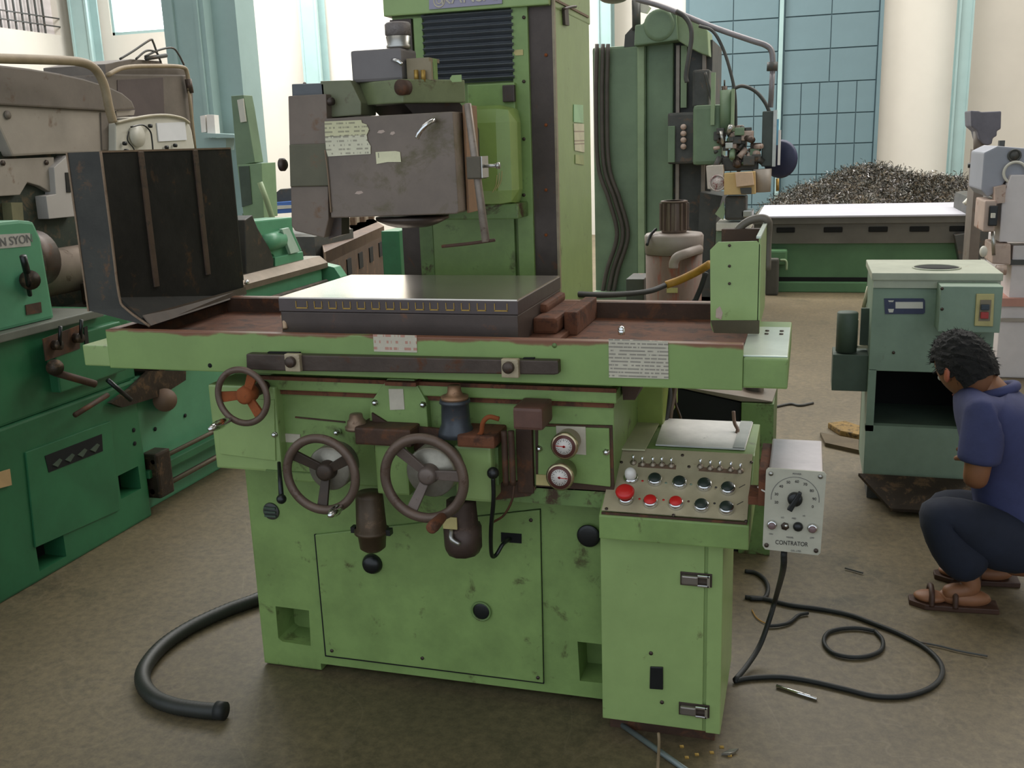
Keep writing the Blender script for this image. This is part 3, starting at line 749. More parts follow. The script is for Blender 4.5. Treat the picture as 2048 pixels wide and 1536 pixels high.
obj('top_edge', B().box(xl - 0.004, xl + 0.002, 2.25, Y2, 1.512, 1.517), GUARDSEAM, gl)
obj('back_sheet', B().box(-1.885, xl, Y2, Y2 + 0.005, 1.09, 1.515), GUARD, gl)
obj('outer_edge', B().box(-1.889, -1.884, 2.248, 2.256, 1.09, 1.515), GUARDSEAM, gl)
# --- column of the grinder
CY = 3.0
cx_0, cx_1 = P(806, 420, y=CY).x, P(1113, 440, y=CY).x
g('column', B().box(cx_0, cx_1, CY, 3.53, 0.005, 1.905, 0.004), LIMEC)
g('column_cap', B().box(P(772, 50, y=2.97).x, cx_1 + 0.002, 2.955, 3.54, P(900, 24, y=2.96).z, 2.12, 0.004), LIMEC)
g('slideway', B().box(P(1045, 300, y=2.985).x + 0.012, P(1112, 300, y=2.985).x, 2.985, 3.0, 0.9, 1.9), RAIL)
g('slideway', B().box(cx_0 - 0.001, P(846, 480, y=2.985).x, 2.985, 3.0, 0.9, 1.88), RAIL)
g('slideway_edge', B().box(P(1112, 300, y=2.98).x - 0.004, P(1112, 300, y=2.98).x + 0.003, 2.982, 3.0, 0.9, 1.905), mat('worn_edge', (150, 136, 110), 0.4, 0.2, dirt=0.3, scale=20))
g('column_strip', B().box(P(1028, 200, y=2.975).x, P(1060, 200, y=2.975).x, 2.972, 3.0, 0.9, 1.9, 0.002), LIME)
g('column_strip', B().box(P(818, 100, y=2.975).x + 0.02, P(848, 100, y=2.975).x, 2.972, 3.0, 1.6, 1.88, 0.002), LIME)
g('column_web', B().box(P(868, 500, y=2.98).x, P(1030, 500, y=2.98).x, 2.978, 3.0, 0.9, 1.36), LIME)
g('column_web_edge', B().box(P(842, 500, y=2.98).x, P(868, 500, y=2.98).x, 2.975, 3.0, 0.9, 1.36), LIMED)
# bellows: each pleat a strip of its own
za, zb = P(930, 165, y=2.97).z, P(930, 22, y=2.97).z
nb = 11
bw = thing_b = B().box(P(846, 90, y=2.99).x, P(1029, 90, y=2.99).x, 2.985, 3.0, za, zb)
bw = g('bellows', bw, BELLOWS)
for i in range(nb):
    z = za + (zb - za) * i / nb; h = (zb - za) / nb
    x0_, x1_ = P(848, 90, y=2.97).x, P(1027, 90, y=2.97).x
    obj('pleat', B().prism([(x0_, 2.985, z + 0.001), (x0_, 2.955, z + h * 0.5), (x0_, 2.985, z + h - 0.001)], (x1_ - x0_, 0, 0)), BELLOWS, bw)
g('mounting_plate', B().box(P(935, 200, y=2.95).x, P(1030, 200, y=2.95).x, 2.95, 3.0, 1.36, P(980, 167, y=2.95).z, 0.004), LIME)
g('mounting_clamp', B().box(P(1006, 200, y=2.94).x, P(1030, 200, y=2.94).x, 2.935, 2.955, P(1018, 204, y=2.94).z, P(1018, 170, y=2.94).z, 0.003), RAIL)
# rounded motor housing behind the head
hx0, hx1 = P(880, 300, y=2.86).x, P(1030, 300, y=2.86).x
hz0, hz1 = P(985, 415, y=2.86).z, P(985, 210, y=2.86).z
g('motor_housing', B().box(hx0, hx1, 2.84, 2.98, hz0, hz1, 0.05), mat('glossy_lime', (136, 160, 84), 0.28, wear=0.1, wear_rgb=(196, 184, 120), dirt=0.15, scale=8))
g('housing_foot', B().box(hx0, P(1036, 420, y=2.86).x, 2.86, 2.98, hz0 - 0.035, hz0 + 0.01, 0.004), LIMED)
for v in (35, 163, 278, 390):
    c = P(1048, v, y=2.972); g('screw', B().cyl(c + Vector((0, -0.004, 0)), c, 0.005, n=10), IRON)
for v in (110, 250, 380, 470): 
    c = P(1092, v, y=2.984); g('screw', B().cyl(c + Vector((0, -0.002, 0)), c, 0.005, n=10), ORANGE)
def tagarrow(u, v, y, s=1, m_=None):
    c = P(u, v, y=y)
    g('arrow_tag', B().prism([c + Vector(q) * s for q in ((-0.016, 0, 0), (-0.010, 0, 0.008), (0.014, 0, 0.008), (0.014, 0, -0.008), (-0.010, 0, -0.008))], (0, 0.001, 0)), m_ or YELLOWP)
tagarrow(1037, 105, 2.970)
tagarrow(1018, 224, 2.933, -1)
for i in range(3):
    g('scratch', B().tube([P(985 + i * 5, 385 - i * 4, y=2.838), P(992 + i * 5, 370 - i * 4, y=2.838), P(994 + i * 5, 350 - i * 4, y=2.838)], 0.0012, n=6), YELLOWP)
# side plates
xs = cx_1 + 0.001
g('side_label', pp([(1147, 209), (1165, 210), (1166, 246), (1147, 244)], 'x', xs, 0.002), mat('pale_green_label', (176, 216, 168), 0.5))
g('side_label', pp([(1147, 247), (1167, 248), (1168, 305), (1149, 301)], 'x', xs, 0.002), print_mat('side_notice', (222, 216, 184), (140, 110, 96), 100, 0.0, 0.45))
g('side_label', pp([(1150, 309), (1166, 311), (1167, 330), (1150, 327)], 'x', xs, 0.002), mat('faded_pink_label', (176, 184, 128), 0.5))
hg = g('cap_hinge', pp([(1124, 18), (1132, 17), (1134, 52), (1126, 50)], 'x', xs, 0.008, 0.001), RAIL)
obj('hinge_arm', B().tube([P(1126, 18, x=xs + 0.01), P(1142, 14, x=xs + 0.01), P(1152, 13, x=xs + 0.015)], 0.004, smooth=3), RAIL, hg)
g('cap_lip', B().box(cx_1, cx_1 + 0.006, 2.99, 3.5, 1.905, 1.912), GUARDSEAM)
# maker's plate on the cap, cut by the top of the picture
pz = P(930, 18, y=2.953).z
g('name_plate', pp([(858, 19), (1004, 7), (1003, -40), (858, -30)], 'y', 2.95, 0.004), mat('mauve_name_plate', (150, 144, 160), 0.4, dirt=0.1))
c = P(878, 2, y=2.949); g('emblem', B().torus(c + Vector((0, 0.001, 0)), (0, 1, 0), 0.017, 0.0022, 30, 6).torus(c + Vector((0, 0.001, 0)), (0, 1, 0), 0.008, 0.0018, 20, 6), PLAIN)
text('plate_letters', 'KANSAI', 0.052, P(938, -7, y=2.948), PLAIN, G)

g('head_body', B().box(-1.2, -0.93, 2.58, 2.99, 1.37, 1.55, 0.01), IRONB)
# --- grinding head (everything in front of the column)
HY = 2.44
hm = IRONB
face = [(650, 237), (905, 223), (917, 424), (912, 428), (662, 436)]
g('head_box', pp(face, 'y', HY, 0.155, 0.003), mat('rusty_brown_casing', (116, 102, 90), 0.38, 0.2, wear=0.46, wear_rgb=(92, 82, 58), dirt=0.35, scale=4, bump=0.15))
xh = P(912, 300, y=HY).x
hd = g('head_side_cover', B().box(xh + 0.001, xh + 0.008, HY + 0.06, HY + 0.16, 1.325, 1.60, 0.002), mat('side_cover_ochre', (142, 106, 74), 0.5, wear=0.35, wear_rgb=(98, 88, 74), dirt=0.25, scale=10))
g('head_edge_strip', B().tube([P(650, 300, y=HY - 0.003), P(656, 350, y=HY - 0.003), P(660, 400, y=HY - 0.003), P(662, 425, y=HY - 0.003)], 0.0022, n=6), GUARDSEAM)
g('notice', pp([(649, 243), (722, 240), (724, 246), (733, 249), (738, 260), (733, 270), (650, 273)], 'y', HY - 0.003, 0.002), PAPERY)
g('notice', pp([(650, 274), (733, 270), (735, 282), (741, 292), (741, 308), (722, 309), (656, 313), (652, 300)], 'y', HY - 0.003, 0.002), print_mat('paler_notice', (214, 208, 180), (120, 112, 96), 95, 80, 0.47))
g('curled_label', pp([(751, 304), (790, 302), (800, 304), (802, 324), (775, 324), (753, 328)], 'y', HY - 0.003, 0.002), print_mat('tag_notice', (222, 216, 178), (60, 66, 58), 34, 60, 0.42))
for q in ((762, 263, 9), (785, 266, 6), (718, 385, 10)):
    c = P(q[0], q[1], y=HY - 0.0005); k = q[2] / 800
    g('paint_chip', B().prism([c + Vector((-k, 0, -.003)), c + Vector((0, 0, -.005)), c + Vector((k, 0, -.001)), c + Vector((k * .6, 0, .004)), c + Vector((-k * .5, 0, .003))], (0, 0.0008, 0)), PINKM)
g('head_handle', B().tube([P(868, 240, y=HY), P(866, 241, y=HY - 0.025), P(852, 250, y=HY - 0.045), P(840, 264, y=HY - 0.048), P(834, 276, y=HY - 0.045)], 0.006, n=12), CHROME)
# left stack of plates on the head
LB = [(581, 168), (648, 166), (650, 240), (662, 476), (588, 462), (578, 300), (574, 192), (581, 190)]
g('head_end_plate', pp([(576, 192), (652, 188), (656, 305), (579, 308)], 'y', HY + 0.02, 0.13, 0.003), hm)
g('head_end_plate', pp([(578, 289), (656, 287), (660, 372), (580, 374)], 'y', HY + 0.01, 0.14, 0.003), mat('olive_brown_casting', (94, 90, 70), 0.5, 0.2, wear=0.3, wear_rgb=(108, 84, 62), dirt=0.25, scale=6))
g('head_end_plate', pp([(581, 372), (656, 372), (657, 438), (648, 476), (590, 462), (583, 452)], 'y', HY + 0.015, 0.13, 0.003), hm)
g('head_end_riser', pp([(583, 168), (648, 166), (650, 192), (584, 193)], 'y', HY + 0.05, 0.12, 0.003), mat('slate_casting', (92, 94, 96), 0.5, 0.2, dirt=0.25))
g('head_upper_link', pp([(640, 162), (700, 160), (722, 205), (722, 230), (648, 236)], 'y', HY + 0.05, 0.10, 0.003), mat('green_grey_casting', (110, 112, 84), 0.5, wear=0.3, wear_rgb=(88, 74, 56), dirt=0.25))
c = P(610, 176, y=HY + 0.09); g('lifting_eye', B().torus(c, (1, 0.3, 0), 0.012, 0.004), IRON)
c = P(572, 329, y=HY + 0.08); g('side_knob', B().lathe([(0, 0.012), (0.006, 0.018), (0.016, 0.018), (0.02, 0.01)], c, c + Vector((-1, 0, 0)), 20), RAIL)
c = P(648, 204, y=HY + 0.04); g('hose_union', B().cyl(c, c + Vector((0.03, -0.01, 0)), 0.010).ball(c, 0.014), RAIL)
# casting on top: a plate turned cornerwise
yt = HY + 0.03
pc = P(806, 206, y=yt); pl = P(690, 204, y=yt + 0.10); pr = P(932, 208, y=yt + 0.16)
hz = P(800, 158, y=yt).z - pc.z
pl.z = pc.z + 0.002; pr.z = pc.z - 0.0
bk = pl + (pr - pc)
g('swivel_plate', B().prism([pc, pr, bk, pl], (0, 0, hz), 0.004), mat('swivel_green', (118, 126, 88), 0.45, wear=0.3, wear_rgb=(80, 62, 44), dirt=0.25, scale=9))
g('swivel_underside', B().prism([pc + (bk - pc) * 0.3, pr + (bk - pr) * 0.1, bk, pl + (bk - pl) * 0.4], (0.02, 0.02, -0.03)), RAIL)
c = P(800, 175, y=yt - 0.0); g('swivel_boss', B().cyl(c + Vector((0.002, -0.005, 0)), c + Vector((0.01, 0.02, 0)), 0.020), RUSTD)
ztop = pc.z + hz
q0 = P(703, 150, y=HY + 0.08)
dx = P(805, 150, y=HY + 0.08).x
g('gear_housing', B().box(q0.x, dx, HY + 0.08, HY + 0.19, ztop, P(750, 98, y=HY + 0.08).z, 0.008), mat('slate_housing', (112, 106, 104), 0.5, 0.2, wear=0.15, wear_rgb=(80, 74, 66), dirt=0.15))
g('gear_bracket', B().box(dx + 0.005, P(862, 130, y=HY + 0.1).x, HY + 0.1, HY + 0.112, ztop - 0.002, ztop + 0.045).box(dx + 0.005, P(858, 130, y=HY + 0.1).x, HY + 0.1, HY + 0.18, ztop + 0.045, ztop + 0.055), mat('bracket_tan', (140, 126, 98), 0.5, wear=0.2, wear_rgb=(110, 84, 60), dirt=0.25))
g('gear_bracket_post', B().box(P(862, 130, y=HY + 0.16).x, P(875, 130, y=HY + 0.16).x, HY + 0.13, HY + 0.16, ztop - 0.004, ztop + 0.055, 0.002), LIME)
for u in (832, 846):
    c = P(u, 140, y=HY + 0.09); g('bracket_bolt', B().cyl(c, c + Vector((0, 0, -0.03)), 0.006), BRASS)
c = P(785, 120, y=HY + 0.075); g('clamp_lever', B().tube([c, P(795, 122, y=HY + 0.06), P(804, 129, y=HY + 0.06)], 0.005, smooth=3), CHROME)
c = P(798, 98, y=HY + 0.13); H = P(798, 46, y=HY + 0.13).z - c.z
g('adjuster_collar', B().lathe([(0, 0.032), (0.008, 0.033), (0.012, 0.030), (H * 0.48, 0.0335), (H * 0.5, 0.030)], c, c + Vector((0, 0, 1)), 32), STEEL)
g('adjuster_knob', B().lathe([(0, 0.031), (0.003, 0.0345), (H * 0.45, 0.0345), (H * 0.52, 0.030)], c + Vector((0, 0, H * 0.5)), c + Vector((0, 0, 1)), 32), mat('knurled_knob', (120, 112, 108), 0.45, 0.3, dirt=0.2, scale=60, bump=0.5))
tagarrow(912, 157, HY + 0.13, 1.1, LIMEC)
# steel rod with its clamp, in front of the head
rt = P(935, 207, y=2.42); rb = P(972, 484, y=2.40)
g('clamp_rod', B().cyl(rt, rb, 0.0095, 0.0105, bev=0.002), mat('rough_rod', (150, 138, 126), 0.45, 0.5, wear=0.3, wear_rgb=(98, 80, 68), dirt=0.3, scale=26))
c = P(955, 334, y=2.40)
g('rod_clamp', B().box(c.x - 0.021, c.x + 0.016, 2.375, 2.43, c.z - 0.029, c.z + 0.026, 0.004), mat('clamp_block', (88, 80, 66), 0.45, 0.4, wear=0.25, wear_rgb=(110, 96, 80), dirt=0.25))
g('clamp_block_edge', B().box(c.x + 0.016, c.x + 0.019, 2.38, 2.43, c.z - 0.026, c.z + 0.026), STEEL)
g('clamp_screw', B().cyl((c.x + 0.018, 2.40, c.z + 0.002), (c.x + 0.055, 2.40, c.z + 0.002), 0.0045).cyl((c.x + 0.05, 2.40, c.z + 0.002), (c.x + 0.058, 2.40, c.z + 0.002), 0.008), STEEL)
g('rod_foot', B().tube([P(884, 493, y=2.40), P(940, 487, y=2.40), P(990, 480, y=2.40)], 0.0042, n=8), RUSTD)
# wheel guard and spindle under the head
c = P(825, 432, y=HY + 0.10)
g('spindle_flange', B().lathe([(0, 0.10), (0.008, 0.10), (0.022, 0.07), (0.028, 0.05)], c, c + Vector((0, 0, -1)), 36), RAIL)
g('underframe', pp([(657, 432), (683, 432), (683, 470), (657, 478)], 'y', HY + 0.05, 0.05), RAIL)

# ================================================================ CONTROL CABINET
K = thing('control_cabinet', 'lime green control cabinet with push-button panel, in front of the grinder base', 'control cabinet', (-0.3, 2.4, 0))
def k_(name, b, m, label=None, parent=None): return obj(name, b, m, parent or K, label)
k_('body', B().box(-0.463, -0.163, 2.245, 2.62, 0.045, 0.565, 0.003), LIMEC)
k_('plinth', B().box(-0.45, -0.18, 2.28, 2.60, 0.0, 0.05), RUSTD)
k_('door', B().box(-0.461, -0.207, 2.238, 2.246, 0.05, 0.556, 0.002), LIMEC)
k_('door_post', B().box(-0.199, -0.1635, 2.2385, 2.246, 0.046, 0.556, 0.002), LIMEC)
k_('hood', B().prism([(-0.456, 2.2, 0.562), (-0.456, 2.2, 0.622), (-0.456, 2.40, 0.728), (-0.456, 2.42, 0.732), (-0.456, 2.69, 0.728), (-0.456, 2.69, 0.562)], (0.353, 0, 0), 0.003), LIME)
for v in (1160, 1421):
    c = P(1392 if v < 1300 else 1388, v, y=2.235)
    l = k_('latch', B().box(c.x - 0.034, c.x + 0.006, 2.224, 2.238, c.z - 0.011, c.z + 0.013, 0.004), mat('latch_metal', (150, 142, 134), 0.3, 0.8, dirt=0.2))
    obj('latch_hook', B().box(c.x + 0.004, c.x + 0.032, 2.226, 2.231, c.z + 0.010, c.z + 0.016, 0.001).box(c.x + 0.004, c.x + 0.032, 2.226, 2.231, c.z - 0.014, c.z - 0.009, 0.001).box(c.x + 0.027, c.x + 0.034, 2.226, 2.231, c.z - 0.014, c.z + 0.016, 0.001), CHROME, l)
    obj('latch_base', B().box(c.x - 0.038, c.x + 0.038, 2.2355, 2.2385, c.z - 0.017, c.z + 0.018, 0.001), IRON, l)
k_('socket', pp([(1300, 1334), (1326, 1335), (1326, 1380), (1299, 1378)], 'y', 2.234, 0.006, 0.002), BLACK)
for (u, v) in ((1302, 1306), (1324, 1404)):
    c = P(u, v, y=2.238); k_('screw', B().cyl(c + Vector((0, -0.003, 0)), c, 0.005, n=10), IRON)
# sloping push-button panel
a0, a1, a2 = Vector((-0.450, 2.205, 0.632)), Vector((-0.108, 2.205, 0.632)), Vector((-0.450, 2.395, 0.732))
ex = (a1 - a0); ey = (a2 - a0); nz = ex.cross(ey).normalized()
pn = B(); pn.prism([a0, a1, a1 + ey, a2], nz * 0.004, 0.001)
k_('panel', pn, PANEL)
k_('panel_seam', B().prism([a0 - nz * 0.002, a1 - nz * 0.002, a1 - Vector((0, 0, 0.006)) - nz * 0.002, a0 - Vector((0, 0, 0.006)) - nz * 0.002], (0, -0.004, 0)), RUSTD)
def onpanel(u, v):
    d = F_ + R_ * ((u - 1024) / F_PX) - U_ * ((v - 768) / F_PX)
    o_ = a0 + nz * 0.004
    return CAM + d * ((o_ - CAM).dot(nz) / d.dot(nz))
def button(u, v, m, kind='flat'):
    c = onpanel(u, v)
    if kind == 'mushroom':
        bb = k_('push_button', B().lathe([(0, 0.019), (0.010, 0.0185), (0.013, 0.016)], c, c + nz, 28), CHROME)
        obj('button_cap', B().lathe([(0, 0.013), (0.012, 0.012), (0.014, 0.022), (0.022, 0.023), (0.027, 0.019), (0.029, 0.010)], c + nz * 0.01, c + nz, 28), RED, bb)
    elif kind == 'lamp':
        bb = k_('pilot_lamp', B().lathe([(0, 0.019), (0.006, 0.0185), (0.009, 0.016)], c, c + nz, 28), CHROME)
        obj('lamp_lens', B().lathe([(0, 0.014), (0.010, 0.0145), (0.020, 0.013), (0.025, 0.009), (0.027, 0.004)], c + nz * 0.006, c + nz, 28), WHITEP, bb)
    else:
        bb = k_('push_button', B().lathe([(0, 0.0185), (0.002, 0.0185), (0.010, 0.0175), (0.012, 0.0155)], c, c + nz, 28), CHROME)
        obj('button_cap', B().lathe([(0, 0.0150), (0.0035, 0.0148), (0.005, 0.0135)], c + nz * 0.011, c + nz, 28), m, bb)
button(1262, 957, None, 'lamp')
BT = mat('dark_green_button', (40, 50, 44), 0.35, dirt=0.1)
for u, v in ((1310, 962), (1359, 968), (1409, 972), (1456, 980)): button(u, v, BT)
button(1252, 1000, None, 'mushroom')
for u, v in ((1301, 1006), (1352, 1009)): button(u, v, RED)
for u, v in ((1403, 1014), (1453, 1019)): button(u, v, BT)
TG = mat('toggle_nut', (150, 136, 118), 0.4, 0.6, dirt=0.3, scale=30)
for u, v in ((1267, 926), (1285, 929), (1306, 930), (1324, 930), (1343, 932), (1401, 934), (1421, 937), (1440, 938), (1462, 940), (1481, 943)):
    c = onpanel(u, v)
    t = k_('toggle_switch', B().lathe([(0, 0.0085), (0.003, 0.0085), (0.004, 0.006), (0.007, 0.0055)], c, c + nz, 8), TG)
    obj('toggle_lever', B().cyl(c + nz * 0.006, c + nz * 0.021 + Vector((0, 0.004, 0.003)), 0.0022, 0.0034, n=10), CHROME, t)
for g0, g1 in (((1276, 930), (1352, 935)), ((1398, 938), (1476, 944))):
    p0, p1 = onpanel(*g0), onpanel(*g1); w_ = ey.normalized() * 0.007
    k_('legend_strip', B().prism([p0 - w_, p1 - w_, p1 + w_, p0 + w_], nz * 0.0006), mat('faded_legend', (112, 88, 70), 0.6, dirt=0.2, scale=30))
for u, v in ((1243, 925), (1378, 934), (1365, 911), (1213, 1018), (1347, 1031), (1492, 1043), (1230, 903), (1503, 925)):
    c = onpanel(u, v); k_('screw', B().cyl(c, c + nz * 0.002, 0.004, n=10), IRON)
for u, v, m_ in ((1285, 962, RED), (1332, 966, SAGE), (1382, 969, SAGE), (1432, 975, INK), (1279, 998, RED), (1327, 1000, RED), (1377, 1003, BRNBOX), (1429, 1007, INK)):
    c = onpanel(u, v); k_('legend_dot', B().cyl(c, c + nz * 0.0008, 0.003, n=12), m_)
for u, v in ((1484, 973), (1480, 1007)):
    c = onpanel(u, v); d_ = ex.normalized() * 0.007; e_ = ey.normalized() * 0.006
    k_('legend_mark', B().prism([c - d_ - e_, c + d_ + e_, c + d_ + e_ * 1.3, c - d_ - e_ * 0.7], nz * 0.0008), INK)
# bright steel cover plate behind the panel and the open box beyond it
k_('cover_plate', B().prism([(-0.352, 2.425, 0.734), (-0.128, 2.425, 0.734), (-0.122, 2.685, 0.730), (-0.366, 2.685, 0.730)], (0, 0, 0.004)), mat('glare_steel_plate', (232, 228, 224), 0.35, 0.4, wear=0.25, wear_rgb=(140, 132, 130), dirt=0.25, scale=9, bump=0.1))  # near-white diffuse colour stands in for the plate's bright reflection
k_('cover_plate_strip', B().prism([(-0.158, 2.425, 0.7385), (-0.130, 2.425, 0.7385), (-0.124, 2.685, 0.7345), (-0.155, 2.685, 0.7345)], (0, 0, 0.002)), STEEL)
k_('cream_guard', B().prism([P(1237, 897, z=0.738), P(1290, 899, z=0.738), P(1318, 846, z=0.738), P(1254, 842, z=0.738)], (0, 0, -0.004)), mat('cream_guard', (190, 186, 150), 0.5, dirt=0.2, scale=6))
g('base_riser', B().box(P(1240, 820, y=2.62).x, P(1330, 820, y=2.66).x, 2.62, 2.95, 0.71, 0.944, 0.004), mat('yellow_green_post', (140, 156, 70), 0.5, wear=0.25, wear_rgb=(104, 84, 44), dirt=0.25, scale=5))

# coolant box beyond the cabinet
T = thing('coolant_box', 'dark-fronted green coolant box under the right end of the table', 'tank', (-0.15, 3.55, 0))
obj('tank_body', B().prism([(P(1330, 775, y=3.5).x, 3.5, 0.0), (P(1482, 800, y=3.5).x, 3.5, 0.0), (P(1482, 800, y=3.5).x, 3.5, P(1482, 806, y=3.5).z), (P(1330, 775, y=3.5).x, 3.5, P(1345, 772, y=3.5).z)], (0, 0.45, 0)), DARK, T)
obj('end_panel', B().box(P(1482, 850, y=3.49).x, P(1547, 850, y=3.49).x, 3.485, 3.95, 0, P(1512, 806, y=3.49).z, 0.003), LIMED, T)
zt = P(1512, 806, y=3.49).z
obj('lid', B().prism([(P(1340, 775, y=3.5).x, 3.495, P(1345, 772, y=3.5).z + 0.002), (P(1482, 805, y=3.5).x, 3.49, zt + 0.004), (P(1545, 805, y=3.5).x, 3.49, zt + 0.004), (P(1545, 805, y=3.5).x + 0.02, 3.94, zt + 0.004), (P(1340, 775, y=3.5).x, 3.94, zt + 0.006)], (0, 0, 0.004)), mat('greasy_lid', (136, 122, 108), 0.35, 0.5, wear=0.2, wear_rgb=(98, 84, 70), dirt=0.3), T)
c = P(1507, 790, y=3.6)
obj('filler_cap', B().lathe([(0, 0.036), (0.025, 0.036), (0.028, 0.042), (0.038, 0.042), (0.040, 0.034)], (c.x, 3.62, zt + 0.006), (c.x, 3.62, 2), 30), STEEL, T)
for (u0, v0, u1, v1) in ((1395, 781, 1415, 785), (1430, 789, 1475, 790)):
    obj('bright_strip', B().tube([P(u0, v0, y=3.6), P(u1, v1, y=3.6)], 0.005, smooth=0), CHROME, T)
# hoses hanging between the table and the cabinet
hs = B().tube([P(1335, 768, y=2.75), P(1336, 800, y=2.72), P(1325, 850, y=2.66), P(1308, 885, y=2.60), P(1296, 896, y=2.56)], 0.012)
o = obj('hose', hs, RUBBER); o['label'] = 'thick black hose hanging from the table end down behind the push-button panel'; o['category'] = 'hose'
hs = B().tube([P(1351, 768, y=2.78), P(1345, 800, y=2.74), P(1340, 830, y=2.70), P(1338, 855, y=2.68)], 0.008)
o = obj('hose', hs, mat('brown_hose', (92, 72, 54), 0.6, dirt=0.3)); o['label'] = 'brown hose beside the thick black one under the table end'; o['category'] = 'hose'
hs = B().tube([P(1350, 790, y=2.8), P(1352, 810, y=2.78), P(1361, 835, y=2.75), P(1362, 848, y=2.74)], 0.004)
o = obj('cable', hs, RUSTD); o['label'] = 'thin bent cable in front of the dark coolant box'; o['category'] = 'cable'
hs = B().tube([P(1467, 823, y=2.62), P(1469, 845, y=2.60), P(1475, 858, y=2.58), P(1474, 866, y=2.57), P(1466, 905, y=2.53)], 0.005)
o = obj('cable', hs, mat('pink_cable', (136, 108, 92), 0.5)); o['label'] = 'pinkish cable end standing up from the bright steel cover plate'; o['category'] = 'cable'

# ================================================================ SPEED CONTROLLER
S = thing('speed_controller', 'small grey control box marked CONTRATOR on the right of the button panel', 'control box', (0.0, 2.2, 0.6))
def s_(name, b, m, parent=None): return obj(name, b, m, parent or S)
s_('casing', B().box(-0.060, 0.052, 2.105, 2.34, 0.615, 0.795, 0.004), mat('brushed_casing', (198, 190, 192), 0.32, 0.6, wear=0.12, wear_rgb=(140, 120, 110), dirt=0.2, scale=10))
s_('mounting_bracket', B().box(-0.082, -0.060, 2.13, 2.33, 0.70, 0.785, 0.002).box(-0.105, -0.08, 2.16, 2.24, 0.69, 0.71, 0.002), RUST)
fp = [P(1536, 936, y=2.10), P(1648, 944, y=2.10), P(1653, 950, y=2.10), P(1641, 1106, y=2.10), P(1636, 1111, y=2.10), P(1530, 1099, y=2.10), P(1525, 1092, y=2.10), P(1532, 941, y=2.10)]
s_('face_plate', B().prism(fp, (0, 0.005, 0), 0.0008), mat('grey_white_face', (178, 174, 156), 0.45, wear=0.08, wear_rgb=(120, 88, 60), dirt=0.15, scale=14))
fy = 2.0995
for u, v in ((1542, 947), (1641, 953), (1533, 1090), (1632, 1101)):
    c = P(u, v, y=fy); s_('screw', B().cyl(c + Vector((0, -0.003, 0)), c, 0.0048, n=12), STEEL if v < 1000 else IRON)
c = P(1590, 998, y=fy)
s_('dial_arc', None or B().tube([c + Vector((math.cos(math.radians(a)) * 0.050, -0.0002, math.sin(math.radians(a)) * 0.050)) for a in range(-5, 186, 10)], 0.0006, n=5, smooth=0), INKL)
for t_, a in (('20', 195), ('30', 168), ('40', 138), ('50', 112), ('60', 86), ('70', 60), ('80', 32), ('90', 4), ('0', -22)):
    s_b = text('dial_number', t_, 0.0085, c + Vector((math.cos(math.radians(a)) * 0.040, -0.0004, math.sin(math.radians(a)) * 0.040)), INK, S)
kn = s_('dial_knob', B().lathe([(0, 0.016), (0.008, 0.015), (0.010, 0.013)], c, c + Vector((0, -1, 0)), 24), BLACK)
d = Vector((0.45, 0, 0.89)); q = Vector((-d.z, 0, d.x))
obj('pointer_bar', B().prism([c + d * 0.024 + q * 0.004 + Vector((0, -.009, 0)), c + d * 0.024 - q * 0.004 + Vector((0, -.009, 0)), c - d * 0.024 - q * 0.006 + Vector((0, -.009, 0)), c - d * 0.024 + q * 0.006 + Vector((0, -.009, 0))], (0, -0.011, 0), 0.002), BLACK, kn)
for u, v, kd in ((1544, 1049, 0), (1570, 1052, 1), (1596, 1053, 2), (1625, 1056, 0)):
    e = P(u, v, y=fy)
    if kd == 0:
        t = s_('pilot_lamp', B().lathe([(0, 0.0105), (0.006, 0.0105), (0.008, 0.0085)], e, e + Vector((0, -1, 0)), 24), CHROME)
        obj('lamp_lens', B().lathe([(0, 0.0078), (0.004, 0.0078), (0.006, 0.005)], e + Vector((0, -0.006, 0)), e + Vector((0, -1, 0)), 20), mat('smoky_lens', (120, 96, 96), 0.2), t)
    elif kd == 1:
        t = s_('toggle_switch', B().cyl(e, e + Vector((0, -0.004, 0)), 0.009, n=6), IRON)
        obj('toggle_lever', B().cyl(e, e + Vector((0.003, -0.014, 0.006)), 0.0026, 0.0035, n=10), CHROME, t)
    else:
        s_('fuse_holder', B().lathe([(0, 0.0105), (0.004, 0.0105), (0.008, 0.008), (0.010, 0.004)], e, e + Vector((0, -1, 0)), 20), BLACK)
tilt = Matrix.Rotation(math.radians(0), 4, 'Y') @ Matrix.Rotation(PI / 2, 4, 'X')
text('lettering', 'CONTRATOR', 0.0142, P(1583, 1087, y=fy - 0.0004), INK, S, sx=0.78)
text('lettering', 'POWER', 0.0052, P(1594, 948, y=fy - 0.0004), INKL, S)
text('lettering', 'MODEL', 0.0048, P(1580, 1075, y=fy - 0.0004), INKL, S)
text('lettering', 'CO., LTD.', 0.0052, P(1592, 1102, y=fy - 0.0004), INKL, S)
for u, v, t_ in ((1542, 1068, 'ON'), (1624, 1076, 'OFF'), (1565, 1035, 'LO'), (1588, 1037, 'MID'), (1608, 1032, 'HI')):
    text('lettering', t_, 0.0052, P(u, v, y=fy - 0.0004), INKL, S)
hs = B().tube([P(1568, 1105, y=2.18), P(1566, 1140, y=2.25), P(1553, 1190, z=0.20), P(1540, 1235, z=0.12), P(1520, 1290, z=0.05), P(1495, 1330, z=0.02), P(1470, 1360, z=0.012)], 0.0075)
s_('power_cord', hs, RUBBER)
s_('short_wire', B().tube([P(1516, 974, y=2.15), P(1524, 980, y=2.13), P(1532, 984, y=2.11)], 0.002), WHITEP)
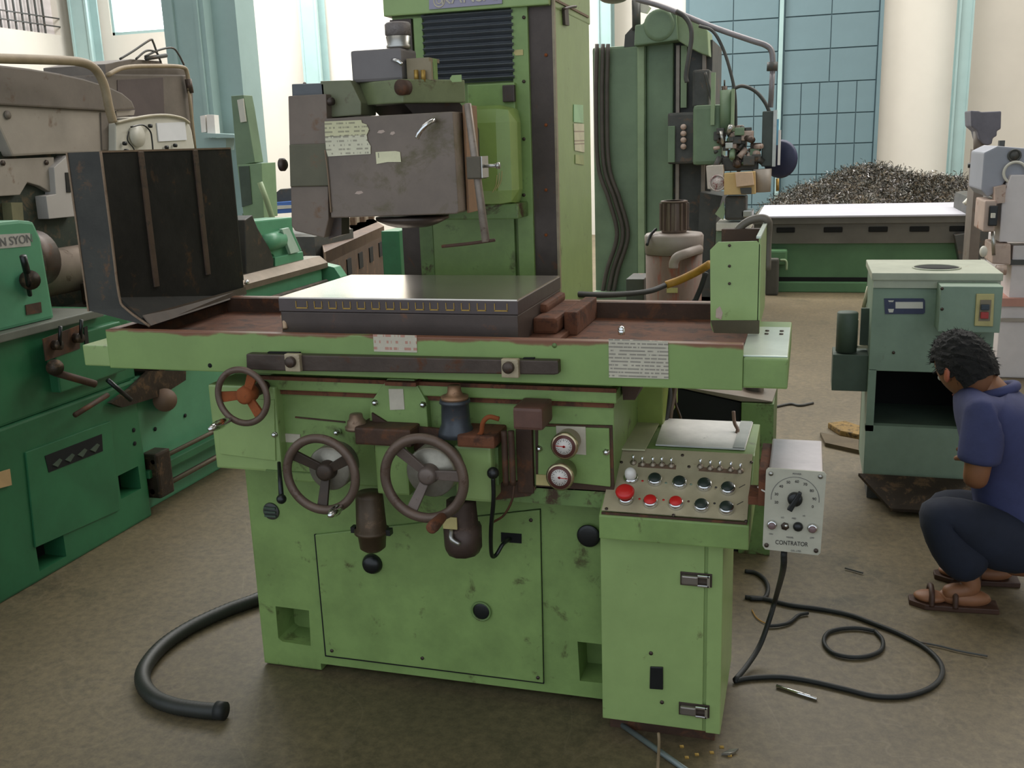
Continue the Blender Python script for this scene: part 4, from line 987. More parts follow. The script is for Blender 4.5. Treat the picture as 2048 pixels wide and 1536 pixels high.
# ================================================================ SEA-GREEN LATHE (left)
L_ = thing('engine_lathe', 'large sea green lathe running back along the left side of the picture', 'lathe', (-3.0, 3.2, 0))
def l_(name, b, m, parent=None): return obj(name, b, m, parent or L_)
X = -2.65
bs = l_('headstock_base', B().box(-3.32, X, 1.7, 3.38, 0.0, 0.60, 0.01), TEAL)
cu = B().box(-2.75, -2.6, 2.72, 2.86, 0.035, 0.165).box(-2.75, -2.6, 3.20, 3.33, 0.14, 0.24)
cut(bs, cu)
l_('lifting_pocket', B().box(-2.76, -2.748, 2.70, 2.88, 0.03, 0.17).box(-2.76, -2.748, 3.18, 3.35, 0.13, 0.25), DARK)['kind'] = 'stuff'
dr = l_('door_panel', pp([(52, 905), (222, 842), (240, 1020), (72, 1095)], 'x', X + 0.008, -0.008, 0.002), TEAL)
l_('louvre_panel', pp([(90, 912), (204, 868), (206, 902), (98, 945)], 'x', X + 0.010, -0.004), DARK)
for i in range(4):
    u = 106 + i * 25; v = 922 - i * 10
    l_('louvre', pp([(u, v + 8), (u + 14, v - 5), (u + 19, v - 2), (u + 10, v + 12)], 'x', X + 0.013, -0.005), SAGED)
l_('tan_plate', pp([(-20, 950), (20, 938), (24, 970), (-20, 982)], 'x', X + 0.010, -0.004), mat('tan_lathe_plate', (190, 156, 112), 0.5, dirt=0.2))
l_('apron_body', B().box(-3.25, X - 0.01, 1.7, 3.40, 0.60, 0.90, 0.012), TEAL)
l_('tray_lip', B().box(-3.25, X + 0.02, 1.7, 3.22, 0.895, 0.925, 0.004), mat('dull_grey_lip', (104, 106, 96), 0.5, wear=0.2, wear_rgb=(70, 84, 66), dirt=0.3))
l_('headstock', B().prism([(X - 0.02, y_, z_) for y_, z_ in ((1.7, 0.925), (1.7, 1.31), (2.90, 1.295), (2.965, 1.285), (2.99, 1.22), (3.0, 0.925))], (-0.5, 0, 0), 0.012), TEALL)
l_('name_strip', pp([(-20, 470), (60, 466), (62, 492), (-20, 499)], 'x', X - 0.018, -0.003), mat('silver_strip', (190, 186, 180), 0.35, 0.3, dirt=0.2, scale=30))
a0_ = P(20, 483, x=X - 0.016)
text('strip_lettering', 'UNN SYON', 0.042, a0_, INKL, L_, world_rot=Matrix.Rotation(PI / 2, 4, 'Z') @ Matrix.Rotation(PI / 2, 4, 'X'))
gl_ = l_('gear_lever', B().cyl(P(60, 590, x=X - 0.01), P(50, 530, x=X + 0.06), 0.008), BLACK); obj('lever_grip', B().tube([P(54, 545, x=X + 0.055), P(46, 512, x=X + 0.07)], 0.012, smooth=0), BLACK, gl_)
l_('gear_selector', B().cyl(P(60, 560, x=X - 0.02), P(60, 560, x=X + 0.02), 0.035), GREASE)
l_('oil_plate', pp([(52, 610), (82, 604), (84, 625), (54, 630)], 'x', X - 0.015, -0.004), RUSTD)
# lathe chuck
cc = Vector((-2.93, 3.02, 1.12))
ck = l_('lathe_chuck', B().lathe([(0, 0.15), (0.01, 0.16), (0.09, 0.16), (0.10, 0.15)], cc, cc + Vector((0, 1, 0)), 40), GREASE)
obj('jaw', B().lathe([(0, 0.11), (0.13, 0.11), (0.14, 0.09)], cc + Vector((0, 0.1, 0)), cc + Vector((0, 1, 0)), 30), IRON, ck)
# gearbox face with handles
l_('feed_box', B().box(X - 0.02, X + 0.03, 2.92, 3.30, 0.66, 0.86, 0.006), TEAL)
l_('feed_recess', pp([(86, 678), (160, 650), (160, 697), (92, 722)], 'x', X + 0.034, -0.004), RUSTD)
for u, v in ((108, 690), (150, 676)):
    c = P(u, v, x=X + 0.035); h = l_('feed_handle', B().cyl(c, c + Vector((0.03, 0, 0)), 0.018), GREASE); obj('handle_arm', B().cyl(c + Vector((0.025, 0, 0)), c + Vector((0.04, 0, 0.07)), 0.007), BLACK, h)
l_('feed_slot', pp([(168, 655), (175, 652), (178, 690), (171, 694)], 'x', X + 0.034, -0.004), BLACK)
# bed and its front skirt
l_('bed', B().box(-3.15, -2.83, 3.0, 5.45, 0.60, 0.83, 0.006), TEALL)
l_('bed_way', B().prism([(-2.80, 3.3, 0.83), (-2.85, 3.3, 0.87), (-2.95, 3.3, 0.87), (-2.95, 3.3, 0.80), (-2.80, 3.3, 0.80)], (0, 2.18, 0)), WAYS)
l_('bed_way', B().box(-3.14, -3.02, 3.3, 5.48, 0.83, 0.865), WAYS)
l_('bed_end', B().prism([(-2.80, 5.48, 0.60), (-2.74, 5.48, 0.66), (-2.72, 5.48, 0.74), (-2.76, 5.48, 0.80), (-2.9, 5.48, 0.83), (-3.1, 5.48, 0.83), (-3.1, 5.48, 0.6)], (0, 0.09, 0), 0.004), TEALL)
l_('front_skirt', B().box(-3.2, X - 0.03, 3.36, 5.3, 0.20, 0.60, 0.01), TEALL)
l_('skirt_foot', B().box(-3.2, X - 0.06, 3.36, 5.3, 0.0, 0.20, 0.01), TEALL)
l_('lower_ledge', B().box(-3.2, X + 0.01, 3.38, 5.3, 0.165, 0.20, 0.004), TEAL)
rod = []
for z_, r_, xo, m_ in ((0.235, 0.010, 0.02, WAYS), (0.10, 0.012, 0.0, WAYS)):
    l_('control_rod', B().cyl((X + xo, 3.40, z_), (X + xo, 5.2, z_), r_), m_)
l_('rod_bracket', B().box(X - 0.04, X + 0.04, 3.40, 3.50, 0.07, 0.27, 0.01), GREASE)
l_('lead_screw', B().cyl((-2.78, 3.30, 0.72), (-2.78, 5.4, 0.72), 0.018), GREASE)
l_('feed_shaft', B().cyl((-2.76, 3.30, 0.655), (-2.76, 5.4, 0.655), 0.013), WAYS)
for u, v in ((267, 860), (269, 887), (310, 858), (370, 831)):
    c = P(u, v, x=X - 0.028 if u > 280 else X); l_('hole', B().cyl(c, c + Vector((0.003, 0, 0)), 0.009), DARK)
# carriage apron with handles below the table
l_('carriage_apron', B().box(-2.90, -2.70, 3.40, 3.95, 0.56, 0.84, 0.02), TEAL)
l_('carriage_casting', B().prism([(-2.70, 3.42, 0.62), (-2.62, 3.50, 0.60), (-2.62, 3.85, 0.60), (-2.70, 3.92, 0.62), (-2.70, 3.92, 0.80), (-2.62, 3.85, 0.76), (-2.62, 3.50, 0.76), (-2.70, 3.42, 0.80)][:4], (0, 0, 0.16), 0.008), GREASE)
l_('cross_slide', B().box(-3.05, -2.66, 3.60, 3.98, 0.87, 0.97, 0.015), GREASE)
l_('tool_post', B().box(-3.0, -2.84, 3.70, 3.88, 0.97, 1.10, 0.012), GREASE)
w1 = l_('hand_lever', B().cyl(P(215, 790, x=-2.58), P(150, 830, x=-2.56), 0.010), RUSTD)
l_('hand_lever', B().cyl(P(110, 745, x=-2.58), P(190, 768, x=-2.54), 0.014), RUSTD)
l_('hand_lever', B().cyl(P(215, 760, x=-2.56), P(262, 800, x=-2.54), 0.009), BLACK)
l_('lever_boss', B().cyl(P(110, 735, x=-2.64), P(110, 735, x=-2.56), 0.03), GREASE)
l_('apron_knob', B().cyl(P(330, 800, x=-2.70), P(330, 800, x=-2.60), 0.05), mat('dusty_brown', (112, 88, 70), 0.6, dirt=0.3))
l_('drain_channel', pp([(300, 742), (372, 742), (372, 760), (322, 792), (245, 815), (222, 806), (262, 778)], 'x', -2.62, -0.02), GREASE)
# saddle end and tailstock seen past the left splash guard
l_('cross_saddle', pp([(490, 440), (505, 430), (515, 455), (540, 498), (548, 520), (546, 545), (494, 556)], 'x', -2.86, -0.25, 0.006), mat('dark_saddle', (52, 50, 42), 0.55, 0.2, wear=0.3, wear_rgb=(84, 66, 48), dirt=0.4, scale=8))
ts = l_('tailstock', pp([(504, 442), (585, 434), (587, 462), (604, 500), (606, 522), (550, 538), (548, 510), (528, 500), (505, 470)], 'x', -2.90, -0.18, 0.01), TEALL)
obj('tailstock_barrel', B().cyl(P(525, 488, x=-2.90), P(560, 478, x=-2.90), 0.05), TEALL, ts)
obj('tailstock_lever', pp([(564, 458), (578, 455), (600, 503), (582, 508)], 'x', -2.86, -0.02, 0.003), mat('pale_lever', (176, 200, 184), 0.4, dirt=0.15), ts)
obj('tailstock_base', pp([(550, 515), (606, 503), (608, 522), (551, 540)], 'x', -2.87, -0.2, 0.004), TEALL, ts)
l_('chrome_knob', B().ball(P(515, 603, x=-2.62), 0.030, (1, 1, 0.7)), mat('white_cap', (216, 220, 210), 0.25))
l_('small_ball', B().ball(P(494, 564, x=-2.80), 0.012), CHROME)

# ================================================================ GREY LATHE BEHIND IT
GL = thing('grey_lathe', 'dusty grey lathe with big rounded guard behind the sea green one, far left', 'lathe', (-3.6, 4.2, 0))
def q_(name, b, m, parent=None): return obj(name, b, m, parent or GL)
XG = -3.3
q_('gear_cover', pp([(-60, 205), (0, 210), (215, 222), (232, 262), (235, 306), (110, 308), (25, 313), (-8, 240), (-60, 240)], 'x', XG, -0.5, 0.01), GREY)
top = [(-60, 130), (0, 130), (60, 137), (120, 147), (170, 158), (215, 172), (245, 186), (264, 202), (271, 218), (215, 222), (0, 210), (-60, 205)]
q_('rounded_guard', pp(top, 'x', XG + 0.02, -0.55, 0.008), GREYD)
q_('guard_ledge', pp([(232, 222), (270, 220), (268, 230), (234, 232)], 'x', XG + 0.0, -0.3), GREY)
q_('gear_cover_side', pp([(202, 225), (232, 230), (236, 300), (205, 300)], 'x', XG + 0.008, -0.1), GREYD)
q_('headstock_plate', pp([(-40, 320), (108, 314), (111, 390), (80, 372), (55, 365), (40, 390), (-40, 395)], 'x', XG - 0.02, -0.4, 0.004), GREY)
q_('headstock_body', B().box(-3.9, XG - 0.05, 2.9, 4.25, 0.0, 1.54), mat('murky_green_black', (46, 56, 44), 0.7, wear=0.45, wear_rgb=(84, 72, 50), dirt=0.4, scale=8))
q_('side_panel', pp([(92, 392), (112, 388), (108, 335), (136, 310), (142, 335), (153, 385), (158, 432), (98, 438)], 'x', XG + 0.01, -0.08, 0.003), mat('clean_grey_panel', (178, 172, 166), 0.5, dirt=0.1, scale=5))
q_('grip', pp([(131, 345), (138, 345), (142, 385), (134, 385)], 'x', XG + 0.014, -0.02), BLACK)
q_('machine_leg', pp([(22, 405), (45, 405), (48, 445), (26, 445)], 'x', XG - 0.0, -0.05), mat('pale_olive_leg', (120, 116, 84), 0.6, dirt=0.3))
for u, v in ((5, 326), (92, 325)):
    c = P(u, v, x=XG - 0.018); q_('bolt', B().cyl(c, c + Vector((0.006, 0, 0)), 0.012, n=6), IRON)
c = P(14, 230, x=XG + 0.002); q_('cover_knob', B().cyl(c, c + Vector((0.006, 0, 0)), 0.018), GREYD)
l_('work_piece', B().cyl((-3.15, 3.35, 1.02), (-3.15, 4.6, 1.02), 0.10), mat('scaled_bar', (150, 134, 120), 0.5, 0.3, wear=0.3, wear_rgb=(96, 80, 66), dirt=0.3))
q_('panel_box', B().box(-3.5, -3.30, 4.05, 4.35, 0.85, 1.13, 0.006), mat('grey_box', (168, 152, 140), 0.5, wear=0.3, wear_rgb=(110, 84, 64), dirt=0.3))
# --- control cabinet of the grey lathe
Q = thing('tall_grey_cabinet', 'tall dusty grey electrical cabinet with a dark window behind the grey lathe guard', 'cabinet', (-3.9, 5.2, 0))
XC = -3.6
obj('cabinet_body', pp([(212, 148), (378, 150), (386, 178), (395, 420), (240, 420), (215, 220)], 'x', XC, -0.45, 0.008), GREYD, Q)
obj('cabinet_lower', B().box(-4.0, XC - 0.02, 4.7, 5.4, 0, 1.2), GREYD, Q)
obj('dark_window', pp([(235, 160), (326, 155), (329, 230), (270, 236), (236, 222)], 'x', XC + 0.004, -0.008), mat('dark_brown_window', (88, 76, 74), 0.5, dirt=0.2), Q)
obj('cabinet_cap', pp([(210, 128), (262, 118), (322, 122), (330, 134), (378, 140), (376, 152), (212, 152)], 'x', XC - 0.02, -0.4, 0.004), GREYD, Q)
obj('conduit', B().tube([P(215, 150, x=XC + 0.03), P(250, 135, x=XC + 0.03), P(310, 132, x=XC + 0.03), P(362, 134, x=XC + 0.03), P(374, 145, x=XC + 0.03), P(378, 180, x=XC + 0.03)], 0.012), CREAMPIPE, Q)
obj('conduit', B().tube([P(378, 180, x=XC + 0.03), P(384, 240, x=XC + 0.03), P(390, 300, x=XC + 0.03)], 0.010, smooth=2), CREAMPIPE, Q)
obj('conduit_socket', B().cyl(P(376, 158, x=XC + 0.03), P(381, 186, x=XC + 0.03), 0.020), IRON, Q)
for pts in ([(240, 118), (265, 103), (300, 80), (306, 84), (312, 100), (322, 125)], [(272, 118), (292, 102), (310, 103), (318, 112)], [(290, 113), (318, 100), (345, 96), (358, 110), (368, 130)]):
    obj('loose_wire', B().tube([P(a, b_, x=XC) for a, b_ in pts], 0.006, n=6), MILLD, Q)
obj('hand_tool', B().tube([P(292, 117, x=XC), P(332, 111, x=XC)], 0.012, smooth=0), MILLD, Q)
# pendant control head
H_ = thing('switch_panel', 'pale grey switch panel with a white label, just above the blackened splash guard', 'control panel', (-3.2, 4.5, 1.4))
obj('head_casing', pp([(232, 246), (260, 238), (300, 232), (335, 230), (365, 236), (378, 246), (384, 262), (392, 310), (232, 310)], 'x', -3.25, -0.18, 0.008), GREYL, H_)
obj('head_rim', B().tube([P(232, 246, x=-3.24), P(260, 239, x=-3.24), P(300, 232, x=-3.24), P(335, 231, x=-3.24), P(365, 237, x=-3.24), P(378, 246, x=-3.24)], 0.008), mat('worn_cream_rim', (170, 160, 136), 0.5, dirt=0.3), H_)
obj('white_label', pp([(314, 246), (370, 244), (374, 280), (318, 283)], 'x', -3.243, -0.006), mat('white_label', (226, 226, 228), 0.5, dirt=0.06), H_)
c = P(273, 272, x=-3.24); obj('round_cover', B().cyl(c, c + Vector((0.012, 0, 0)), 0.055), GREYL, H_)
obj('loose_wire', B().tube([P(262, 254, x=-3.21), P(285, 250, x=-3.21), P(300, 262, x=-3.21), P(304, 280, x=-3.21), P(306, 302, x=-3.21)], 0.004), BLACK, H_)
obj('loose_wire', B().tube([P(258, 262, x=-3.21), P(255, 280, x=-3.21), P(266, 295, x=-3.21), P(270, 304, x=-3.21)], 0.003), BLACK, H_)
for u, v in ((247, 287), (250, 302), (348, 291), (298, 252), (331, 295)):
    c = P(u, v, x=-3.24); obj('switch_knob', B().cyl(c, c + Vector((0.015, 0, 0)), 0.010), BLACK, H_)
o = obj('conduit_arm', B().tube([P(-60, 114, x=-3.1), P(0, 117, x=-3.1), P(100, 120, x=-3.1), P(160, 124, x=-3.1), P(190, 138, x=-3.1), P(208, 170, x=-3.1), P(218, 215, x=-3.1), P(226, 245, x=-3.1)], 0.020, n=14), CREAMPIPE)
o['label'] = 'cream cable conduit arching over the grey lathe guard'; o['category'] = 'conduit'

# ================================================================ SMALL GREEN CABINETS / OTHER MACHINES FAR LEFT
N_ = thing('pale_green_cabinet', 'slim pale green cabinet with a white label beside the teal pillar', 'cabinet', (-3.9, 6.5, 0))
y = 6.5
obj('cabinet_upper', pp([(462, 192), (487, 190), (492, 215), (510, 325), (474, 332)], 'y', y, 0.12, 0.004), MILL, N_)
obj('cabinet_lower', pp([(474, 330), (523, 326), (528, 436), (488, 440)], 'y', y - 0.05, 0.2, 0.004), mat('pale_cabinet_green', (128, 156, 118), 0.5, dirt=0.15), N_)
obj('cabinet_stand', B().box(P(482, 400, y=y).x, P(525, 400, y=y).x, y, y + 0.15, 0, P(500, 432, y=y).z + 0.02), MILL, N_)
obj('dark_opening', pp([(477, 333), (498, 332), (504, 408), (484, 414)], 'y', y - 0.056, 0.01), SAGED, N_)
obj('white_label', pp([(474, 200), (486, 197), (492, 243), (481, 245)], 'y', y - 0.012, 0.01), GREYL, N_)
o = obj('green_post', B().tube([P(520, 365, y=6.2), P(533, 400, y=6.2), P(546, 440, y=6.2), P(560, 520, y=6.2), V3(P(625, 850, y=6.2).x, 6.2, 0)], 0.02, smooth=0), mat('post_green', (132, 150, 110), 0.5, dirt=0.2)); o['label'] = 'thin leaning pale green post between the slim cabinet and the grinder head'; o['category'] = 'post'
W_ = thing('wall_shelf_box', 'small teal shelf with two white packets fixed to the wide pillar', 'shelf', (-5.6, 8.9, 1.4))
obj('shelf_board', pp([(402, 266), (468, 269), (470, 276), (404, 274)], 'y', 8.7, 0.27), TEALP, W_)
obj('shelf_skirt', pp([(408, 276), (452, 276), (452, 300), (410, 300)], 'y', 8.8, 0.15), TEALP, W_)
for i, pts in enumerate(([(400, 232), (410, 230), (412, 264), (403, 265)], [(413, 229), (428, 230), (431, 267), (415, 267)])):
    o = obj('packet', pp(pts, 'y', 8.74, 0.08), WHITEP); o['label'] = ('narrow' if i == 0 else 'wider') + ' white packet standing on the pillar shelf'; o['category'] = 'packet'; o['group'] = 'packets on the pillar shelf'
BM = thing('blue_machine', 'low blue and white machine glimpsed left of the grinder head', 'machine', (-4.3, 8.2, 0))
obj('machine_base', B().box(-5.0, -4.2, 8.0, 8.8, 0, 0.75), MILLD, BM)
obj('blue_cover', pp([(516, 408), (560, 404), (590, 402), (590, 425), (517, 430)], 'y', 8.0, 0.3, 0.005), BLUEP, BM)
obj('white_band', pp([(516, 414), (560, 411), (590, 410), (590, 416), (517, 421)], 'y', 7.99, 0.05), GREYL, BM)
obj('dark_top', pp([(530, 402), (560, 378), (590, 376), (590, 404), (545, 408)], 'y', 8.1, 0.4, 0.01), MILLD, BM)
# rusty T-slot bed
TB = thing('rusted_bed', 'brown rusted machine bed with a row of square slots under the grinder head', 'machine bed', (-4.6, 9.5, 0))
zt_ = 0.66
pa, pb, pc_, pd = P(648, 505, z=zt_), P(768, 452, z=zt_), P(745, 436, z=zt_), P(640, 470, z=zt_)
obj('bed_top', B().prism([pa, pb, pc_, pd], (0, 0, -0.10)), mat('rusty_bed', (104, 82, 62), 0.65, wear=0.4, wear_rgb=(78, 54, 40), dirt=0.3, scale=5), TB)
obj('bed_body', B().prism([pa + (pb - pa) * 0.02, pb - (pb - pa) * 0.02, pc_, pd], (0, 0, -zt_)), mat('rusty_bed_dark', (78, 58, 44), 0.7, wear=0.4, wear_rgb=(104, 74, 52), dirt=0.35, scale=5), TB)
nrm = (pb - pa).normalized(); sd = Vector((nrm.y, -nrm.x, 0))
for i in range(5):
    q = pa + (pb - pa) * (0.10 + i * 0.19)
    obj('slot', B().prism([q + sd * 0.01 + Vector((0, 0, -0.15)), q + nrm * 0.17 + sd * 0.01 + Vector((0, 0, -0.15)), q + nrm * 0.17 + sd * 0.01 + Vector((0, 0, -0.30)), q + sd * 0.01 + Vector((0, 0, -0.30))], sd * -0.02), DARK, TB)
    q = pd + (pc_ - pd) * (0.15 + i * 0.19)
    obj('lug', B().prism([q, q + nrm * 0.08, q + nrm * 0.08 + Vector((0, 0, 0.14)), q + Vector((0, 0, 0.14))], sd * 0.06), mat('rusty_bed', (0, 0, 0)), TB)
obj('bed_rail', B().prism([pd, pc_, pc_ + Vector((0, 0, 0.08)), pd + Vector((0, 0, 0.08))], sd * -0.2), mat('sandy_rail', (156, 142, 122), 0.5, dirt=0.2), TB)
o = obj('teal_block', B().box(P(764, 500, y=8.0).x, P(800, 500, y=8.0).x, 8.0, 8.4, 0, P(780, 462, y=8.0).z, 0.01), TEAL); o['label'] = 'small sea green block between the rusted bed and the grinder column'; o['category'] = 'block'

# ================================================================ COOLANT PUMP ON A RUSTY DRUM
PU = thing('pump_drum', 'rusty drum with a finned pump motor on top, behind the grinder table', 'pump', (-0.5, 4.3, 0))
c = P(1348, 510, y=4.35)
r0 = (P(1404, 560, y=4.35).x - P(1292, 560, y=4.35).x) / 2
cx = (P(1404, 560, y=4.35).x + P(1292, 560, y=4.35).x) / 2
zt = P(1348, 512, y=4.35 - r0).z
obj('drum', B().lathe([(0, r0 * 0.92), (0.02, r0 * 0.93), (zt, r0)], (cx, 4.35, 0), (cx, 4.35, 1), 36), mat('rusty_drum', (116, 92, 76), 0.7, wear=0.5, wear_rgb=(122, 66, 44), dirt=0.35, scale=5, bump=0.2, stretch=(3, 3, 0.7)), PU)
obj('drum_lid', B().lathe([(0, r0 * 1.02), (0.075, r0 * 1.04), (0.085, r0 * 0.98), (0.088, r0 * 0.6)], (cx, 4.35, zt), (cx, 4.35, 5), 36), mat('grey_lid', (150, 136, 126), 0.5, wear=0.25, wear_rgb=(110, 84, 70), dirt=0.2), PU)
mt = obj('pump_motor', B().lathe([(0, r0 * 0.42), (0.01, r0 * 0.45), (0.13, r0 * 0.40), (0.14, r0 * 0.36)], (cx, 4.35, zt + 0.085), (cx, 4.35, 5), 24), mat('brown_pump_motor', (108, 90, 78), 0.5, 0.2, dirt=0.3), PU)
for i in range(14):
    a = 2 * PI * i / 14; d = Vector((math.cos(a), math.sin(a), 0)); e = Vector((-d.y, d.x, 0)) * 0.004; q = Vector((cx, 4.35, zt + 0.1))
    obj('fin', B().prism([q + d * r0 * 0.38 - e, q + d * r0 * 0.52 - e, q + d * r0 * 0.52 + e, q + d * r0 * 0.38 + e], (0, 0, 0.115)), mat('brown_pump_motor', (0, 0, 0)), mt)
obj('motor_cap', B().lathe([(0, r0 * 0.48), (0.008, r0 * 0.47)], (cx, 4.35, zt + 0.217), (cx, 4.35, 5), 8), mat('brown_pump_motor', (0, 0, 0)), PU)
obj('delivery_pipe', B().tube([P(1398, 498, y=4.30), P(1375, 506, y=4.17), P(1355, 514, y=4.14), P(1348, 525, y=4.14), P(1347, 536, y=4.14)], 0.020), mat('grey_lid', (0, 0, 0)), PU)
obj('drum_label', B().box(P(1333, 580, y=4.22).x, P(1355, 580, y=4.22).x, 4.35 - r0 - 0.004, 4.35 - r0 + 0.004, P(1344, 586, y=4.22).z, P(1344, 576, y=4.22).z), TAN, PU)
obj('motor_cable', B().tube([P(1312, 458, y=4.30), P(1300, 472, y=4.26), P(1294, 490, y=4.22)], 0.006), RUBBER, PU)
hs = B().tube([P(1120, 586, y=3.2), P(1190, 590, y=3.4), P(1250, 588, y=3.7), P(1300, 582, y=3.9), P(1332, 570, y=4.02)], 0.011)
o = obj('hose', hs, RUBBER); o['label'] = 'black hose crossing the grinder column foot towards the drum'; o['category'] = 'hose'
hs = B().tube([P(1332, 570, y=4.02), P(1360, 560, y=4.03), P(1395, 543, y=4.0), P(1420, 528, y=3.95)], 0.016)
o = obj('hose', hs, OCHRE); o['label'] = 'ochre-stained hose slanting up across the rusty drum'; o['category'] = 'hose'
hs = B().tube([P(1412, 545, y=4.1), P(1402, 575, y=4.1), P(1390, 605, y=4.1), P(1385, 640, y=4.1), V3(P(1385, 640, y=4.1).x, 4.12, 0.012)], 0.011)
o = obj('hose', hs, RUBBER); o['label'] = 'dark hose hanging down the right side of the rusty drum'; o['category'] = 'hose'
g('draped_hose', B().tube([P(1464, 478, y=2.815), P(1480, 455, y=2.815), P(1500, 441, y=2.815), P(1522, 436, y=2.815), P(1534, 440, y=2.82), P(1537, 450, y=2.83), P(1535, 480, y=2.84), P(1534, 540, y=2.84)], 0.011), mat('grey_hose', (112, 104, 92), 0.5, dirt=0.3), 'grey hose looped over the right splash guard')
o = obj('junction_box', B().box(P(1252, 580, y=4.4).x, P(1288, 580, y=4.4).x, 4.4, 4.6, 0, P(1270, 558, y=4.4).z, 0.004), MILLD); o['label'] = 'small dark box on the floor left of the rusty drum'; o['category'] = 'box'

# ================================================================ MILLING MACHINE
MM = thing('milling_machine', 'tall grey-green milling machine with cluttered head in front of the big door', 'milling machine', (-1.2, 9.0, 0))
def m_(name, b, m, parent=None): return obj(name, b, m, parent or MM)
y = 8.5
m_('column', B().box(P(1187, 300, y=y).x, P(1292, 300, y=y).x, y, y + 1.2, 0, P(1240, 92, y=y).z, 0.02), MILL)
m_('column_face', B().box(P(1292, 300, y=y).x, P(1345, 300, y=y).x, y + 0.02, y + 1.2, 0, P(1310, 85, y=y).z, 0.02), MILL)
m_('column_rib', B().box(P(1276, 300, y=y).x, P(1290, 300, y=y).x, y - 0.03, y + 0.02, 0, P(1280, 92, y=y).z, 0.01), MILLL)
m_('way', B().box(P(1345, 300, y=y).x, P(1420, 300, y=y).x, y + 0.10, y + 1.0, 0.3, P(1380, 80, y=y).z), MILLD)
for u in (1350, 1402):
    m_('way_strip', B().box(P(u, 250, y=y).x, P(u + 7, 250, y=y).x, y + 0.05, y + 0.12, 0.9, P(u, 90, y=y).z), mat('bare_way', (150, 138, 126), 0.45, 0.3, dirt=0.3))
m_('way_cover', B().box(P(1360, 150, y=y).x, P(1372, 150, y=y).x, y + 0.05, y + 0.12, P(1366, 215, y=y).z, P(1366, 90, y=y).z), MILLL)
m_('head_top', pp([(1270, 50), (1285, 48), (1298, 30), (1352, 24), (1356, 80), (1268, 92)], 'y', y - 0.15, 0.5, 0.012), MILL)
m_('head_top_side', pp([(1353, 25), (1376, 32), (1398, 48), (1415, 60), (1418, 112), (1405, 108), (1378, 95), (1354, 80)], 'y', y - 0.10, 0.4, 0.01), MILLL)
c = P(1318, 50, y=y - 0.16); m_('motor_bulge', B().lathe([(0, 0.125), (0.012, 0.12), (0.016, 0.09)], c + Vector((0, 0.014, 0)), c + Vector((0, -1, 0)), 26), MILL)
m_('top_step', pp([(1250, 70), (1268, 50), (1272, 92), (1248, 95)], 'y', y, 0.3), MILLD)
m_('lamp_shade', B().ball(P(1228, -8, y=y), 0.13, (1, 1, 0.45)), GREYD)
m_('overhead_bracket', pp([(1272, 2), (1290, 5), (1300, 14), (1292, 26), (1276, 22)], 'y', y, 0.08), GREYL)
m_('overhead_post', B().cyl(P(1272, 0, y=y), P(1273, 60, y=y), 0.035), MILLD)
m_('swing_arm', B().tube([P(1272, -2, y=8.3), P(1330, 15, y=8.3), P(1420, 52, y=8.2), P(1500, 80, y=8.1), P(1530, 90, y=8.1), P(1543, 102, y=8.1), P(1546, 128, y=8.1)], 0.022, n=12), mat('grey_tube', (134, 130, 132), 0.4, 0.3, wear=0.2, wear_rgb=(112, 92, 80), dirt=0.2))
m_('swing_arm_drop', B().cyl(P(1546, 128, y=8.1), P(1541, 215, y=8.1), 0.020), mat('grey_tube', (0, 0, 0)))
m_('arm_joint', B().cyl(P(1545, 124, y=8.1), P(1544, 142, y=8.1), 0.04), MILLD)
for pts, r in (([(1352, 22), (1368, 32), (1380, 50), (1383, 75), (1378, 110), (1372, 150), (1374, 165)], 0.018), ([(1398, 52), (1425, 62), (1445, 95), (1460, 140), (1470, 190), (1472, 260)], 0.012),
               ([(1466, 178), (1485, 172), (1510, 182), (1530, 205), (1542, 232)], 0.014), ([(1410, 145), (1420, 185), (1432, 230), (1440, 280)], 0.014)):
    m_('cable', B().tube([P(a, b_, y=8.15) for a, b_ in pts], r, n=8), MILLD)
for i, (u0, u1) in enumerate(((1192, 1199), (1204, 1211), (1214, 1219))):
    m_('side_cable', B().tube([P(u0 + 2, 88, y=y - 0.05), P(u0, 200, y=y - 0.05), P(u0 + 4, 330, y=y - 0.05), P(u0 + 26, 400, y=y - 0.05), P(u0 + 42, 470, y=y - 0.05), P(u0 + 22, 540, y=y - 0.05), P(u0 + 12, 590, y=y - 0.05)], 0.018, n=8), mat('brown_side_cable', (78, 72, 64), 0.6, dirt=0.3))
# saddle and head cluster
m_('saddle', B().box(P(1335, 280, y=8.2).x, P(1400, 280, y=8.2).x, 8.2, 8.6, P(1360, 328, y=8.2).z, P(1360, 225, y=8.2).z, 0.02), MILLD)
m_('saddle_plate', B().box(P(1336, 290, y=8.18).x, P(1350, 290, y=8.18).x, 8.17, 8.22, P(1342, 325, y=8.18).z, P(1342, 252, y=8.18).z, 0.005), MILL)
for k_i in range(4):
    c = P(1368, 254 + k_i * 13, y=8.19); m_('selector_knob', B().cyl(c, c + Vector((0, -0.05, 0)), 0.022), PINKM)
m_('head_block', B().box(P(1386, 270, y=8.15).x, P(1445, 270, y=8.15).x, 8.12, 8.5, P(1410, 330, y=8.15).z, P(1410, 210, y=8.15).z, 0.03), MILL)
m_('head_neck', B().box(P(1386, 180, y=8.3).x, P(1420, 180, y=8.3).x, 8.25, 8.6, P(1400, 215, y=8.3).z, P(1400, 140, y=8.3).z, 0.02), MILLD)
m_('guide_bar', B().box(P(1422, 200, y=8.1).x, P(1430, 200, y=8.1).x, 8.08, 8.14, P(1426, 250, y=8.1).z, P(1426, 145, y=8.1).z), MILLL)
m_('quill_housing', B().cyl(P(1453, 265, y=8.1), P(1453, 180, y=8.1), 0.05), MILL)
